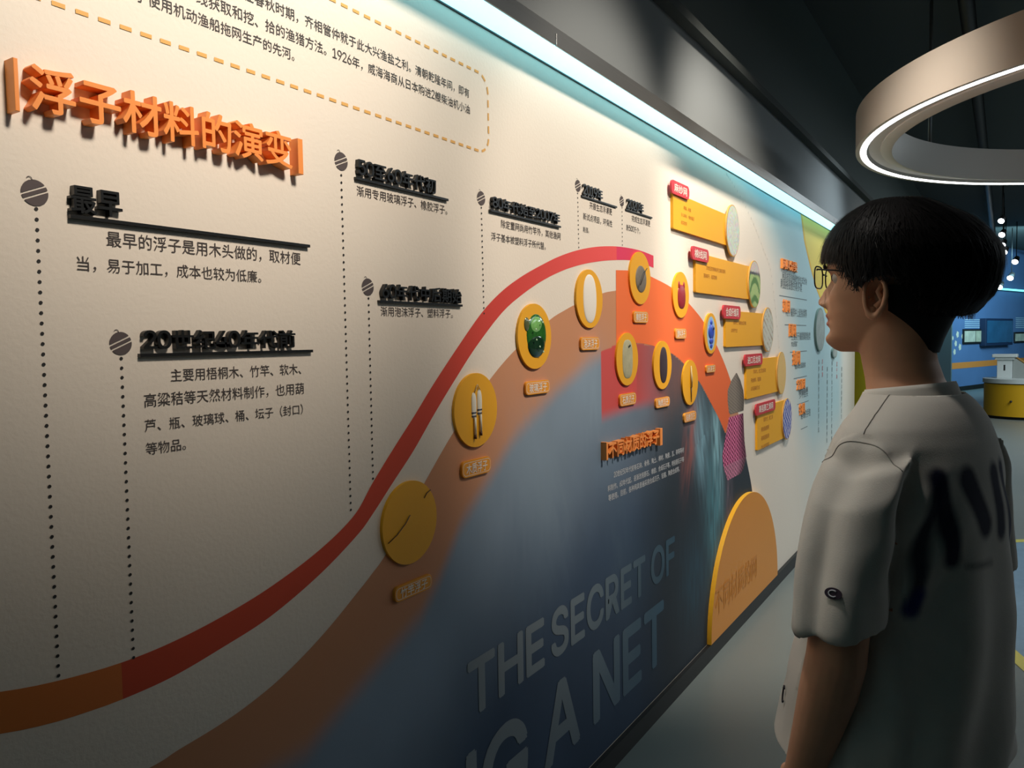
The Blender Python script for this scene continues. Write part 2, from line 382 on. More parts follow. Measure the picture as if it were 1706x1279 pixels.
# orange block with its arc
OA = P2([(1050, 450.5), (1068, 453.5), (1083, 460), (1120, 480), (1148, 506), (1174, 539), (1196, 580), (1215.6, 629.6), (1224, 660)])
OA = smooth_curve(OA, 8); IAc = smooth_curve(P2([(1026.4, 574), (1060, 571), (1092, 577), (1119.6, 589), (1140, 606.5), (1166, 637.5), (1184, 671), (1198, 698), (1208, 721)]), 8)
xo = W(1026.4, 500)[0]; ztop = W(1026.4, 450)[2]
outer = [(xo, ztop)] + OA; inner = IAc
V = []; Fc = []; C = []
N = 90
def resample(pl, n):
    p = np.array(pl); d = np.r_[0, np.cumsum(np.hypot(*np.diff(p, axis=0).T))]; t = np.linspace(0, d[-1], n)
    return np.c_[np.interp(t, d, p[:, 0]), np.interp(t, d, p[:, 1])]
A_, B_ = resample(outer, N), resample(inner, N)
A_[:, 0] = np.maximum.accumulate(A_[:, 0])
for i in range(N):
    c = lerp(rgb(244, 118, 62), rgb(236, 108, 56), i / N)
    V += [(A_[i][0], -0.0008, A_[i][1]), (B_[i][0], -0.0008, B_[i][1])]; C += [c, c]
    if i: Fc.append((2 * i - 2, 2 * i - 1, 2 * i + 1, 2 * i))
me = pydata(V, Fc); setcol(me, C); link('orange_arc_print', me, M_col, wl)
# printed net gatherer: grey woven cone over a pink checked cloth
def paint_poly(name, poly, fn, y, n=60, mm=60):
    """column mesh over a polygon given as left and right edges by z"""
    zs_ = np.linspace(poly['z0'], poly['z1'], mm); V = []; C = []; Fc = []
    for j, z in enumerate(zs_):
        l = np.interp(z, poly['lz'], poly['lx']); r = np.interp(z, poly['rz'], poly['rx'])
        for i in range(n):
            x = l + (r - l) * i / (n - 1); V.append((x, y, z)); C.append(tuple(fn(i / (n - 1), j / (mm - 1), x, z)) + (1.0,))
            if i and j: b = j * n + i; Fc.append((b - n - 1, b - n, b, b - 1))
    me = pydata(V, Fc); setcol(me, C); return link(name, me, M_col, wl)
def edges(L, R):
    l = sorted([(W(*p)[2], W(*p)[0]) for p in L]); r = sorted([(W(*p)[2], W(*p)[0]) for p in R])
    z0 = max(l[0][0], r[0][0]); z1 = min(l[-1][0], r[-1][0])
    return dict(z0=z0, z1=z1, lz=[a for a, b in l], lx=[b for a, b in l], rz=[a for a, b in r], rx=[b for a, b in r])
hat = edges([(1226, 621), (1218, 634), (1212, 650), (1212, 668), (1214, 687), (1216, 690)], [(1227, 621), (1233, 633), (1238, 650), (1239.5, 668), (1238, 688), (1236, 690)])
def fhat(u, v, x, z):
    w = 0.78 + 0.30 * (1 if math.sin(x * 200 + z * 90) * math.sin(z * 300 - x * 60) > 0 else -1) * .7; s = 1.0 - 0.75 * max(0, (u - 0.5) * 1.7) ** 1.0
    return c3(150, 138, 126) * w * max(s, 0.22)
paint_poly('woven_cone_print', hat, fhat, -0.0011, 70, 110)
cloth = edges([(1215, 688), (1212, 710), (1207, 735), (1203, 760), (1206, 782), (1212, 800)], [(1238, 688), (1239, 715), (1240, 735), (1243, 760), (1238, 782), (1226, 800)])
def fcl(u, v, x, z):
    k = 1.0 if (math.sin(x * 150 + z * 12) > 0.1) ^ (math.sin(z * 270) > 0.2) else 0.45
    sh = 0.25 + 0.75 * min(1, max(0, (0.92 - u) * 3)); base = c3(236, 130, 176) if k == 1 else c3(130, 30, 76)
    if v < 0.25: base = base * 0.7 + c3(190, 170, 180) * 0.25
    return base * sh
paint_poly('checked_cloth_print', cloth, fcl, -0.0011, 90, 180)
# pale blue zone past the arc line on the right part of the wall, and the yellow zone
arcl = smooth_curve(P2([(1210, 290), (1219.6, 304), (1237.6, 336), (1255.5, 373.6), (1271.5, 415.5), (1283.5, 449), (1290, 500), (1296, 560), (1304, 640), (1318, 720), (1328, 800), (1336, 900)]), 8)
az = sorted([(p[1], p[0]) for p in arcl])
NXp, NZp = 60, 90
V = []; C = []; Fc = []
for j, z in enumerate(np.linspace(0.075, ZS - 0.002, NZp)):
    l = np.interp(z, [a for a, b in az], [b for a, b in az])
    for i in range(NXp):
        x = l + (XE - 0.003 - l) * i / (NXp - 1); V.append((x, -0.0003, z))
        a = min(1, (x - l) / 0.6) * (1 - 0.75 * float(sst(6.75, 7.1, np.array(x)))) * (0.35 + 0.65 * float(sst(0.5, 1.0, np.array(z))))
        C.append(lerp(rgb(232, 222, 208), rgb(172, 200, 204), a))
        if i and j: b = j * NXp + i; Fc.append((b - NXp - 1, b - NXp, b, b - 1))
me = pydata(V, Fc); setcol(me, C); link('pale_blue_print', me, M_col, wl)
me = D.meshes.new('mesh')
V = []; Fc = []
for i, (x, z) in enumerate(arcl[::2]):
    if z < 1.35: continue
    b = len(V); V += [(x - .002, -.0009, z - .006), (x + .002, -.0009, z - .006), (x + .002, -.0009, z + .006), (x - .002, -.0009, z + .006)]; Fc.append((b, b + 1, b + 2, b + 3))
link('arc_line_print', pydata(V, Fc), mat('grey_print', rgb(168, 172, 168), .7), wl)
yz = sorted([(W(*p)[2], W(*p)[0]) for p in ((1335.5, 357.5), (1341, 401.5), (1351, 445), (1361, 481), (1376, 520), (1400, 556))])
V = []; Fc = []; n = 30
for j, z in enumerate(np.linspace(yz[0][0], ZS - .002, n)):
    V += [(np.interp(z, [a for a, b in yz], [b for a, b in yz]), -0.0006, z), (XE - .003, -0.0006, z)]
    if j: b = 2 * j; Fc.append((b - 2, b - 1, b + 1, b))
link('yellow_field_print', pydata(V, Fc), mat('yellow_print', rgb(226, 196, 84), .65), wl)
V2 = []; Fc = []
for j in range(n):
    x, y, z = V[2 * j]; V2 += [(x - .03, -0.0008, z), (x + .012, -0.0008, z)]
    if j: b = 2 * j; Fc.append((b - 2, b - 1, b + 1, b))
link('yellow_edge_print', pydata(V2, Fc), mat('yellow_deep_print', rgb(226, 168, 30), .65), wl)

# dotted timeline lines
def dots(p0, p1, name='dotted_line'):
    a = W(*p0); b = W(*p1); n = max(2, int(round((a[2] - b[2]) / 0.0146))); V = []; Fc = []
    for k in range(n + 1):
        t = k / n; cx = a[0] + (b[0] - a[0]) * t; cz = a[2] + (b[2] - a[2]) * t; s = len(V)
        for i in range(10): V.append((cx + .0026 * math.cos(i * .6283), -.0011, cz + .0026 * math.sin(i * .6283)))
        Fc.append(tuple(range(s, s + 10)))
    link(name, pydata(V, Fc), M_inkdark, wl)
for p in (((60, 348), (97, 1125)), ((201.6, 597), (222, 1095)), ((568, 292), (584, 849)), ((613.5, 497), (621, 797)), ((801.5, 346), (806, 522)), ((962, 322), (964, 412)), ((1036, 346), (1036.5, 408))): dots(*p)
# float icons: disc with two slanted white gaps, printed
def icon(x0, x1, y0, y1):
    c = W((x0 + x1) / 2, (y0 + y1) / 2 + (y1 - y0) * .04); a = W(x0, (y0 + y1) / 2)[0]; b = W(x1, (y0 + y1) / 2)[0]
    r = (b - a) / 2; cx, cz = c[0], c[2]; bm = bmesh.new()
    ang = math.radians(24); ca, sa = math.cos(ang), math.sin(ang)
    def band(v0, v1):
        pts = []
        n = 14
        for k in range(n + 1):
            v = v0 + (v1 - v0) * k / n; u = math.sqrt(max(0, 1 - v * v)); pts.append((u, v))
        for k in range(n, -1, -1):
            v = v0 + (v1 - v0) * k / n; u = -math.sqrt(max(0, 1 - v * v)); pts.append((u, v))
        vs = []
        for u, v in pts:
            q = (cx + r * (u * ca - v * sa), -.0012, cz + r * (u * sa + v * ca))
            if vs and (Vector(vs[-1].co) - Vector(q)).length < 1e-6: continue
            vs.append(bm.verts.new(q))
        bm.faces.new(vs)
    band(.30, .999); band(-.12, .16); band(-.999, -.26)
    for k in range(10):
        a0 = math.pi * (k / 10 - .1) ; a1 = math.pi * ((k + 1) / 10 - .1)
        q = [(cx - r * .35 + rr * math.cos(aa), -.0012, cz + r * 1.0 + rr * math.sin(aa)) for rr, aa in ((r * .16, a0), (r * .22, a0), (r * .22, a1), (r * .16, a1))]
        bm.faces.new([bm.verts.new(v) for v in q])
    me = D.meshes.new('mesh'); bm.to_mesh(me); bm.free(); link('float_icon', me, mat('icon_ink', rgb(84, 74, 74), .7), wl)
for a in ((34.5, 80, 295.6, 343), (182, 219, 549.6, 591), (557, 578.5, 251, 284), (602.4, 622, 462, 491.6), (794.5, 807.7, 317, 341.5), (958, 967, 299.5, 318), (1032, 1039, 326.4, 342.8)): icon(*a)
# dashed rounded frame
xr = W(813, 190)[0]; zt = W(800, 122)[2]; zbm = W(800, 252)[2]; xl = 0.36; rr = .045
path = []
for k in range(0, 200): path.append((xl + (xr - rr - xl) * k / 199, zbm))
for k in range(1, 20): a = math.radians(-90 + 90 * k / 20); path.append((xr - rr + rr * math.cos(a), zbm + rr + rr * math.sin(a)))
for k in range(0, 60): path.append((xr, zbm + rr + (zt - zbm - 2 * rr) * k / 59))
for k in range(1, 20): a = math.radians(90 * k / 20); path.append((xr - rr + rr * math.cos(a), zt - rr + rr * math.sin(a)))
for k in range(0, 200): path.append((xr - rr + (xl - xr + rr) * k / 199, zt))
pp = np.array(path); dd = np.r_[0, np.cumsum(np.hypot(*np.diff(pp, axis=0).T))]
V = []; Fc = []; t = 0.006; hw = .0032
while t + .019 < dd[-1]:
    s = []
    for tt in np.linspace(t, t + .019, 4):
        c = np.array([np.interp(tt, dd, pp[:, 0]), np.interp(tt, dd, pp[:, 1])]); c2 = np.array([np.interp(tt + .001, dd, pp[:, 0]), np.interp(tt + .001, dd, pp[:, 1])])
        n_ = c2 - c; n_ = np.array([-n_[1], n_[0]]) / (np.hypot(*n_) + 1e-9); s.append((c + n_ * hw, c - n_ * hw))
    b = len(V)
    for a, c in s: V += [(a[0], -.0011, a[1]), (c[0], -.0011, c[1])]
    for k in range(3): Fc.append((b + 2 * k, b + 2 * k + 1, b + 2 * k + 3, b + 2 * k + 2))
    t += .0335
link('dashed_frame', pydata(V, Fc), M_dash, wl)
# intro paragraph inside the frame
def seg(full, pl, pr, prefix='', h=None):
    a = W(*pl); b = W(*pr); p = (b[0] - a[0]) / layout(full); z = b[2]
    t = prefix + full; x0 = a[0] - layout(prefix) * p
    link('printed_text', text_mesh(t, x0, b[0], z, p * .92, -.0012, -.004), M_ink, wl)
seg('齐相管仲就于此大兴渔盐之利。清朝乾隆年间，即有', (507, 44), (782, 163.7), '早在春秋时期，')
seg('1926年，威海海商从日本购进2艘柴油机小油', (553, 93.5), (783, 190.8), '线获取和挖、拾的渔猎方法。')
seg('使用机动渔船拖网生产的先河。', (246, 17), (500, 106), '了')
# body copy
for t, l, r in (('最早的浮子是用木头做的，取材便', (176, 411.5), (501, 440)), ('当，易于加工，成本也较为低廉。', (125, 451), (446, 471)),
                ('主要用梧桐木、竹竿、软木、', (283, 635), (511, 623)), ('高粱秸等天然材料制作，也用葫', (238.6, 678), (507, 656)),
                ('芦、瓶、玻璃球、桶、坛子（封口）', (240, 718.5), (514, 689)), ('等物品。', (242, 757), (322, 748)),
                ('渐用专用玻璃浮子、橡胶浮子。', (593.5, 325.7), (751, 359)), ('渐用泡沫浮子、塑料浮子。', (633.6, 526), (760, 530)),
                ('除定置网尚用竹竿外，其他渔网', (834, 380), (934, 399)), ('浮子基本被塑料浮子所代替。', (818, 401), (913, 416)),
                ('开展生态浮漂更', (981.8, 347), (1019.5, 359)), ('新试点项目，环保性', (971, 365), (1020, 379)), ('能强。', (971, 386), (984, 389)),
                ('完成生态浮漂更', (1052, 369.5), (1083, 376.6)), ('新500万个。', (1043, 385), (1069, 389.5))):
    print_text(t, l, r, M_ink, wl)
M_pale = mat('pale_ink', rgb(196, 200, 204), .7)
for t, l, r in (('20世纪50年代前有石块、骨骨、陶土、棉材、陶瓷、瓦、砖等等材', (1022, 791), (1139, 757)), ('料制作。60年代起，逐渐改用原石、橡胶、合成石子等，特别是石子等', (1012, 815), (1139, 772)),
                ('等使用。目前，各种网具普遍采用合成沉子、铅锡、陶瓷合成等。', (1013, 832.6), (1134, 786))):
    print_text(t, l, r, M_pale, wl, bold=0.008)
# large english line, pale and fading to teal
def big(text, pl, pr, capz, ca, cb, name='printed_english_text'):
    a = W(*pl); b = W(*pr); z = (a[2] + b[2]) / 2
    me = text_mesh(text, a[0], b[0], z, capz, -.0012, 0.03, cap=True)
    v = np.empty(len(me.vertices) * 3); me.vertices.foreach_get('co', v); v = v.reshape(-1, 3)
    xa, xb = W(790, 1100)[0], W(1120, 1000)[0]
    tt = np.clip((v[:, 0] - xa) / (xb - xa), 0, 1)[:, None]
    setcol(me, np.c_[np.array(ca[:3]) * (1 - tt) + np.array(cb[:3]) * tt, np.ones(len(v))]); link(name, me, M_col, wl)
hz1 = W(1045, 955 - 10)[2]; capz = W(800, 1095)[2] - W(800, 1182)[2]
ce1, ce2 = rgb(136, 146, 152), rgb(60, 92, 112)
big('THE', (779.5, 1197), (907, 1105), capz, ce1, ce2); big('SECRET', (918, 1098), (1075, 984), capz, ce1, ce2); big('OF', (1084, 977), (1124, 948), capz, ce1, ce2)
cap2 = W(1090, 1012)[2] - W(1090, 1107)[2]
big('NET', (988, 1205), (1106, 1092), cap2, ce1, rgb(66, 104, 128)); big('A', (906, 1283), (966, 1226), cap2, ce1, ce2)
big('G', (802, 1385), (880, 1308), cap2, ce1, ce2); big('N', (716, 1467), (796, 1391), cap2, ce1, ce2)

# ------------------------------------------------------------------ raised headings
def heading(text, fl_, fr, ftop, depth, m, label, barL=None, barR=None, under=None, bold=.03, hscale=1.0, name='raised_heading'):
    a = W(*fl_, -depth); b = W(*fr, -depth); tp = W(*ftop, -depth); z = (a[2] + b[2]) / 2; h = (tp[2] - a[2]) * hscale
    x0, x1 = a[0], b[0]; pitch = (x1 - x0) / layout(text)
    g = empty(name, ((x0 + x1) / 2, 0, z)); tag(g, label, 'lettering')
    x = x0; inv = -Vector(g.location)
    for ch in text:
        w = cw(ch) * pitch
        me = text_mesh(ch, x, x + w, z, h, -depth, bold, depth, 0, 3); me.transform(Matrix.Translation(inv)); link('letter', me, m, g); x += w
    for bar in (barL, barR):
        if bar:
            p = W(bar[0], bar[2], -depth); q = W(bar[1], bar[3], -depth)
            me = prism([(p[0], q[2]), (q[0], q[2]), (q[0], p[2]), (p[0], p[2])], 0, -depth, .0008); me.transform(Matrix.Translation(inv)); link('side_bar', me, m, g)
    if under:
        p = W(*under[0], -depth * .8); q = W(*under[1], -depth * .8); t = under[2]
        zc = (p[2] + q[2]) / 2
        me = prism([(p[0], zc - t), (q[0], zc - t), (q[0], zc), (p[0], zc)], 0, -depth * .8, .0006); me.transform(Matrix.Translation(inv)); link('underline', me, m, g)
    return g
heading('浮子材料的演变', (50, 184), (489, 277), (50, 110), .024, M_orange, 'large raised orange heading between two upright bars at the upper left of the wall',
        barL=(21.5, 34, 95, 186), barR=(496, 506, 230, 291), bold=.016)
heading('最早', (118, 357), (206, 358), (118, 312), .011, M_black, 'black raised two character heading with long underline, below the left end of the orange heading', under=((118, 358), (517, 406.5), .0055), bold=.016)
heading('20世纪40年代前', (239, 584), (494, 577.5), (239, 551), .010, M_black, 'longest lower left black raised heading on the wall, beginning with the digits 20', under=((234, 588), (522, 583), .0055), bold=.018)
heading('50至60年代初', (597, 293), (728, 322), (597, 266), .010, M_black, 'black raised heading beginning with 50, just below the dashed frame', under=((594, 296), (747.6, 329.5), .0055), bold=.018)
heading('60年代中后期始', (637, 498), (770, 504), (637, 473), .010, M_black, 'black raised heading beginning with 60, above the red ribbon', under=((633, 500.5), (771, 506.5), .0055), bold=.018)
heading('80年代始至2007年', (821, 347), (934, 372), (821, 328), .010, M_black, 'black raised heading ending with 2007 and a character, in the middle of the wall', under=((818, 349.5), (935, 375.5), .0055), bold=.018)
heading('2019年', (972, 326), (1005, 333.5), (972, 307), .007, M_black, 'small black raised 2019 heading above the top of the ribbon', under=((970, 327), (1028.4, 341.5), .0055), bold=.018)
heading('2020年', (1045.5, 349), (1073, 354.5), (1045.5, 332), .007, M_black, 'small black raised 2020 heading, last on the timeline', under=((1043.5, 349.4), (1087, 359.6), .0055), bold=.018)
heading('不同材质的浮子', (1014.5, 764), (1099, 738), (1014.5, 738), .022, M_orange, 'raised orange heading between bars on the dark blue part of the mural', barL=(1010.5, 1013.5, 737, 766), barR=(1100, 1104, 714, 741), bold=.02)
heading('网具分类', (1304, 448), (1329, 452), (1304, 431), .015, M_orange, 'raised orange heading on the pale blue right part of the wall', bold=.016)

# ------------------------------------------------------------------ disc plaques
def disc(x0, x1, y0, y1, label, feature=None):
    yt = .008
    cxp, cyp = (x0 + x1) / 2, (y0 + y1) / 2
    L = W(x0, cyp, -yt)[0]; R = W(x1, cyp, -yt)[0]; T = W(cxp, y0, -yt)[2]; B = W(cxp, y1, -yt)[2]
    r = ((R - L) + (T - B)) / 4; cx = (L + R) / 2; cz = (T + B) / 2
    g = empty('round_plaque', (cx, 0, cz)); tag(g, label, 'plaque')
    link('disc', prism(ellipse(0, 0, r, r, 64), 0, -yt, .0012), M_yellow, g)
    if feature: feature(g, r, -yt)
    return g
def dome(name, par, cx, cz, rx, rz, y, depth, m, n=28, k=9, rot=0.0, power=2.0):
    depth *= .5
    V = [(cx, y - depth, cz)]; Fc = []; ca, sa = math.cos(rot), math.sin(rot)
    for j in range(1, k + 1):
        t = j / k * math.pi / 2
        for i in range(n):
            a = 2 * math.pi * i / n; c_, s_ = math.cos(a), math.sin(a)
            e = 2 / power; u = rx * math.sin(t) * math.copysign(abs(c_) ** e, c_); v = rz * math.sin(t) * math.copysign(abs(s_) ** e, s_)
            V.append((cx + u * ca - v * sa, y - depth * math.cos(t) + 0.0, cz + u * sa + v * ca))
    for i in range(n): Fc.append((0, 1 + (i + 1) % n, 1 + i))
    for j in range(k - 1):
        for i in range(n):
            a = 1 + j * n; Fc.append((a + i, a + (i + 1) % n, a + n + (i + 1) % n, a + n + i))
    return link(name, pydata(V, Fc), m, par, True)
def f_bamboo(g, r, y):
    m = mat('dry_bamboo', rgb(86, 52, 22), .6)
    for pts in (((-.080, -.030), (-.05, -.018), (-.02, .002), (-.004, .018)), ((.048, .048), (.058, .058), (.072, .063))):
        tube('bamboo_stick', [(a, y - .002, b) for a, b in pts], .0011, m, g, 8)
def f_wood(g, r, y):
    w_ = mat('white_wood', rgb(232, 226, 210), .6); st = mat('navy_band', rgb(48, 54, 80), .6); br = mat('brown_tip', rgb(90, 50, 30), .6)
    for cx, cz in ((-.012, .012), (.013, .018)):
        b = dome('float_body', g, cx, cz, .0105, .034, y, .008, w_, power=2.6)
        dome('float_band', g, cx, cz - .018, .0105, .0028, y, .0092, st, power=6); dome('float_band', g, cx, cz - .027, .0102, .002, y, .0088, st, power=6)
        tube('float_stem', [(cx, y - .004, cz - .03), (cx, y - .004, cz - .075)], .003, w_, g, 10)
        tube('float_tip', [(cx, y - .004, cz - .075), (cx, y - .004, cz - .085)], .0035, br, g, 10)
        tube('float_cord', [(cx, y - .003, cz + .033), (0.002, y - .003, .066)], .0012, mat('tan_cord', rgb(200, 170, 120), .8), g, 6)
def f_glass(g, r, y):
    gg = mat('green_glass', rgb(44, 104, 40), .12, spec=.8, noise=.6, nscale=60, coat=.6); dg_ = mat('green_glass_dark', rgb(24, 56, 34), .1, noise=.5, nscale=70, coat=.6); lg = mat('green_glass_light', rgb(128, 190, 108), .12, noise=.4, nscale=60, coat=.6)
    dome('glass_float', g, .008, .004, .055, .060, y, .014, gg); dome('glass_float', g, .002, .030, .036, .028, y, .017, lg, rot=.3)
    dome('glass_float', g, .006, -.024, .048, .038, y, .018, dg_); dome('glass_float', g, -.046, .034, .014, .02, y, .01, mat('clear_glass_brown', rgb(96, 104, 70), .15, coat=.5))
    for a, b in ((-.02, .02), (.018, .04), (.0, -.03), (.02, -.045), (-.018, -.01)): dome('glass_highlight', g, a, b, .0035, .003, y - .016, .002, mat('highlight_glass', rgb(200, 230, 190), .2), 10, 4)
def f_foam(g, r, y): dome('foam_float', g, .0, .0, .047, .079, y, .012, mat('white_foam', rgb(236, 230, 220), .8, bump=.3, bscale=300), power=2.3)
def f_rubber(g, r, y):
    dome('rubber_float', g, .004, -.004, .050, .050, y, .014, mat('grey_rubber', rgb(120, 112, 100), .6, noise=.35, nscale=60))
    tube('float_cord', [(-.03, y - .012, -.028), (-.012, y - .017, .004), (.01, y - .017, .028), (.04, y - .01, .038)], .0016, mat('rubber_dark', rgb(74, 66, 60), .7), g, 6)
def f_red(g, r, y):
    m = mat('maroon_plastic', rgb(150, 38, 48), .4, noise=.25, nscale=50)
    dome('plastic_float', g, .004, -.008, .045, .050, y, .014, m, power=2.6)
    for s in (-.026, .03): dome('float_ear', g, s, .038, .009, .018, y, .009, m)
def f_blue(g, r, y):
    m = mat('blue_plastic', rgb(58, 88, 200), .35, noise=.3, nscale=40)
    dome('halo_print', g, 0, 0, .058, .078, y, .0006, mat('pale_sky_print', rgb(150, 190, 220), .7))
    dome('plastic_float', g, 0, .008, .040, .036, y, .016, m); dome('float_neck', g, 0, .05, .014, .014, y, .01, m); dome('float_neck', g, 0, -.034, .028, .016, y, .012, m); dome('float_ring', g, 0, -.056, .016, .013, y, .009, m)
    dome('float_eye', g, .002, .022, .007, .008, y - .012, .005, M_black, 12, 4)
def f_stone(g, r, y):
    dome('stone_sinker', g, .0, .0, .044, .070, y, .012, mat('pale_stone', rgb(176, 172, 140), .75, noise=.3, nscale=40), power=2.8)
    dome('stone_hole', g, .002, .048, .006, .005, y - .009, .003, M_black, 12, 4)
def f_dark(g, r, y): dome('pottery_sinker', g, .006, 0, .040, .072, y, .012, mat('plum_pottery', rgb(58, 42, 50), .6, noise=.2, nscale=30), power=2.4)
def f_thin(g, r, y):
    tube('lead_sinker', [(0, y - .003, .072), (.001, y - .005, .02), (.002, y - .004, -.02)], [.0025, .005, .004], mat('lead_light', rgb(196, 176, 130), .6), g, 8)
    tube('lead_wire', [(.002, y - .003, -.02), (.003, y - .003, -.085)], [.003, .0015], mat('lead_dark', rgb(70, 50, 30), .6), g, 8)
disc(638, 727, 800, 941, 'large round yellow plaque with thin bamboo sticks, lowest left of the plaques', f_bamboo)
disc(757, 828, 621, 745, 'round yellow plaque showing a pair of white wooden floats with dark bands', f_wood)
disc(863, 918, 505, 615, 'round yellow plaque showing green glass ball floats', f_glass)
disc(960, 1004, 449, 546, 'round yellow plaque with a plain white foam float', f_foam)
disc(1049, 1084, 420, 506, 'round yellow plaque with grey rubber float, topmost and overlapping the ribbon end', f_rubber)
disc(1121, 1148, 453, 529, 'round yellow plaque with maroon float, on the top right of the orange arc', f_red)
disc(1174, 1195, 520.5, 590, 'small round yellow plaque with a bright blue float', f_blue)
disc(1027, 1063, 554, 642, 'round yellow plaque with a pale pierced stone on the red sector', f_stone)
disc(1089, 1119, 568, 648, 'round yellow plaque with a dark oval sinker', f_dark)
disc(1137, 1163, 600, 674, 'round yellow plaque with one thin upright lead sinker', f_thin)

def pill(name, x0, x1, y0, y1, text, m, mt, label, cat, depth=.008, border=True):
    cyp = (y0 + y1) / 2; cxp = (x0 + x1) / 2
    L = W(x0, cyp, -depth)[0]; R = W(x1, cyp, -depth)[0]; T = W(cxp, y0 , -depth)[2]; B = W(cxp, y1, -depth)[2]
    # slanted tops: shrink by the perspective slope over half the width
    sl = abs(W(x1, cyp, -depth)[2] - W(x0, cyp, -depth)[2]); h = max((T - B) - sl * .9, .35 * (T - B)); cz = (T + B) / 2; cx = (L + R) / 2; w = R - L
    g = empty(name, (cx, 0, cz)); tag(g, label, cat)
    rad = min(h * .34, w * .2)
    link('plate', prism(rrect(-w / 2, w / 2, -h / 2, h / 2, rad), (0 if border else -.0125), -depth, .0012), m, g)
    if border:
        o = rrect(-w / 2 + .004, w / 2 - .004, -h / 2 + .004, h / 2 - .004, rad * .8); i_ = rrect(-w / 2 + .0052, w / 2 - .0052, -h / 2 + .0052, h / 2 - .0052, rad * .75)
        n = len(o); V = [(p[0], -depth - .0006, p[1]) for p in o] + [(p[0], -depth - .0006, p[1]) for p in i_]
        link('border_line', pydata(V, [(k, (k + 1) % n, n + (k + 1) % n, n + k) for k in range(n)]), mt, g)
    tw = w * .74; th = min(tw / layout(text) * 1.15, h * .62)
    link('caption', text_mesh(text, -tw / 2, tw / 2, -th / 2, th, -depth - .0008, .012), mt, g)
    return g
for (a, t, lb) in (((658, 720, 955, 1004), '竹竿浮子', 'orange caption plate below the bamboo stick plaque'), ((770, 818, 759, 797), '木质浮子', 'orange caption plate below the white wooden float plaque'),
                   ((876, 916, 632, 658), '玻璃浮子', 'yellow caption plate below the green glass float plaque'), ((968, 999, 561, 583), '泡沫浮子', 'yellow caption plate below the white foam float plaque'),
                   ((1056, 1080, 518, 538), '橡胶浮子', 'yellow caption plate below the grey rubber float plaque'), ((1125.5, 1143.5, 547, 564), '塑料浮子', 'orange caption plate below the maroon float plaque'),
                   ((1177, 1192, 607, 621), '水浮子', 'small orange caption plate below the blue float plaque'), ((1033, 1060, 653, 677), '石质沉子', 'yellow caption plate below the pale stone plaque'),
                   ((1093, 1116, 660, 680), '陶质沉子', 'orange caption plate below the dark oval sinker plaque'), ((1140, 1160, 684, 704), '铅质沉子', 'orange caption plate below the thin lead sinker plaque')):
    pill('caption_plate', *a, t, M_amber, M_white, lb, 'caption plate')

# ------------------------------------------------------------------ yellow net panels with red tags and oval pictures
def netpanel(c, oval, tagb, text, lines, olabel, ofn, label):
    d = .012
    tl, tr, br, bl_ = [W(*p, -d) for p in c]
    x0 = (tl[0] + bl_[0]) / 2; x1 = (tr[0] + br[0]) / 2; z1 = (tl[2] + tr[2]) / 2; z0 = (bl_[2] + br[2]) / 2
    g = empty('net_panel', ((x0 + x1) / 2, 0, (z0 + z1) / 2)); tag(g, label, 'panel')
    w, h = x1 - x0, z1 - z0
    link('board', prism(rrect(-w / 2, w / 2, -h / 2, h / 2, .006), 0, -d, .001), M_yellow, g)
    k = len(lines); ls = h * .5 / 3.6
    for i, ln in enumerate(lines):
        n = layout(ln); tw = min(w * .78, n * ls * .9); xs_ = -w * .38 + (ls * 1.6 if i == 0 else 0)
        link('printed_text', text_mesh(ln, xs_, xs_ + min(tw, w * .78 - (ls * 1.6 if i == 0 else 0)), h * .12 - i * ls * 1.55, ls * .8, -d - .0008, 0), mat('brown_print', rgb(176, 112, 24), .7), g)
    # oval picture, a thing of its own fixed over the board edge
    ox0, ox1, oy0, oy1 = oval; d2 = .020; cyp = (oy0 + oy1) / 2; cxp = (ox0 + ox1) / 2
    L = W(ox0, cyp, -d2)[0]; R = W(ox1, cyp, -d2)[0]; T = W(cxp, oy0, -d2)[2]; B = W(cxp, oy1, -d2)[2]
    cx, cz = (L + R) / 2, (T + B) / 2; rx, rz = (R - L) / 2, (T - B) / 2; r = (rx + rz) / 2; rx = min(rx, rz * 1.0) 
    e = empty('oval_picture', (cx, 0, cz)); tag(e, olabel, 'picture')
    link('backing', prism(ellipse(0, 0, rx, rz, 48), -.0125, -d2, .001), mat('picture_rim', rgb(206, 160, 80), .6), e)
    V = [(0, -d2 - .0008, 0)]; C = [ofn(0, 0) + (1,)]; Fc = []; K = 14; NN = 48
    for j in range(1, K + 1):
        for i in range(NN):
            a = 2 * math.pi * i / NN; u, v = j / K * math.cos(a), j / K * math.sin(a)
            V.append((u * (rx - .005), -d2 - .0008, v * (rz - .005))); C.append(tuple(ofn(u, v)) + (1,))
    for i in range(NN): Fc.append((0, 1 + (i + 1) % NN, 1 + i))
    for j in range(K - 1):
        for i in range(NN): a = 1 + j * NN; Fc.append((a + i, a + (i + 1) % NN, a + NN + (i + 1) % NN, a + NN + i))
    me = pydata(V, Fc); setcol(me, C); link('photo_print', me, M_col, e)
    return g
def rgbt(r, g, b): return tuple(rgb(r, g, b)[:3])
def jit(c, a): return tuple(x * (1 + random.uniform(-a, a)) for x in c)
def o_pearl(u, v): return jit(rgbt(196, 204, 194), .22)
def o_green(u, v):
    if v > .55: return jit(rgbt(206, 196, 190), .15)
    if abs(v - .5) < .08: return jit(rgbt(70, 70, 80), .2)
    return rgbt(88, 128, 70) if (math.sin(8 * v + 6 * u * u) > .4) else jit(rgbt(166, 190, 124), .1)
def o_beige(u, v): return rgbt(150, 130, 104) if abs(math.sin(5 * u + 9 * v)) < .18 else jit(rgbt(196, 196, 184), .06)
def o_tan(u, v): return jit(rgbt(222, 184, 116), .04)
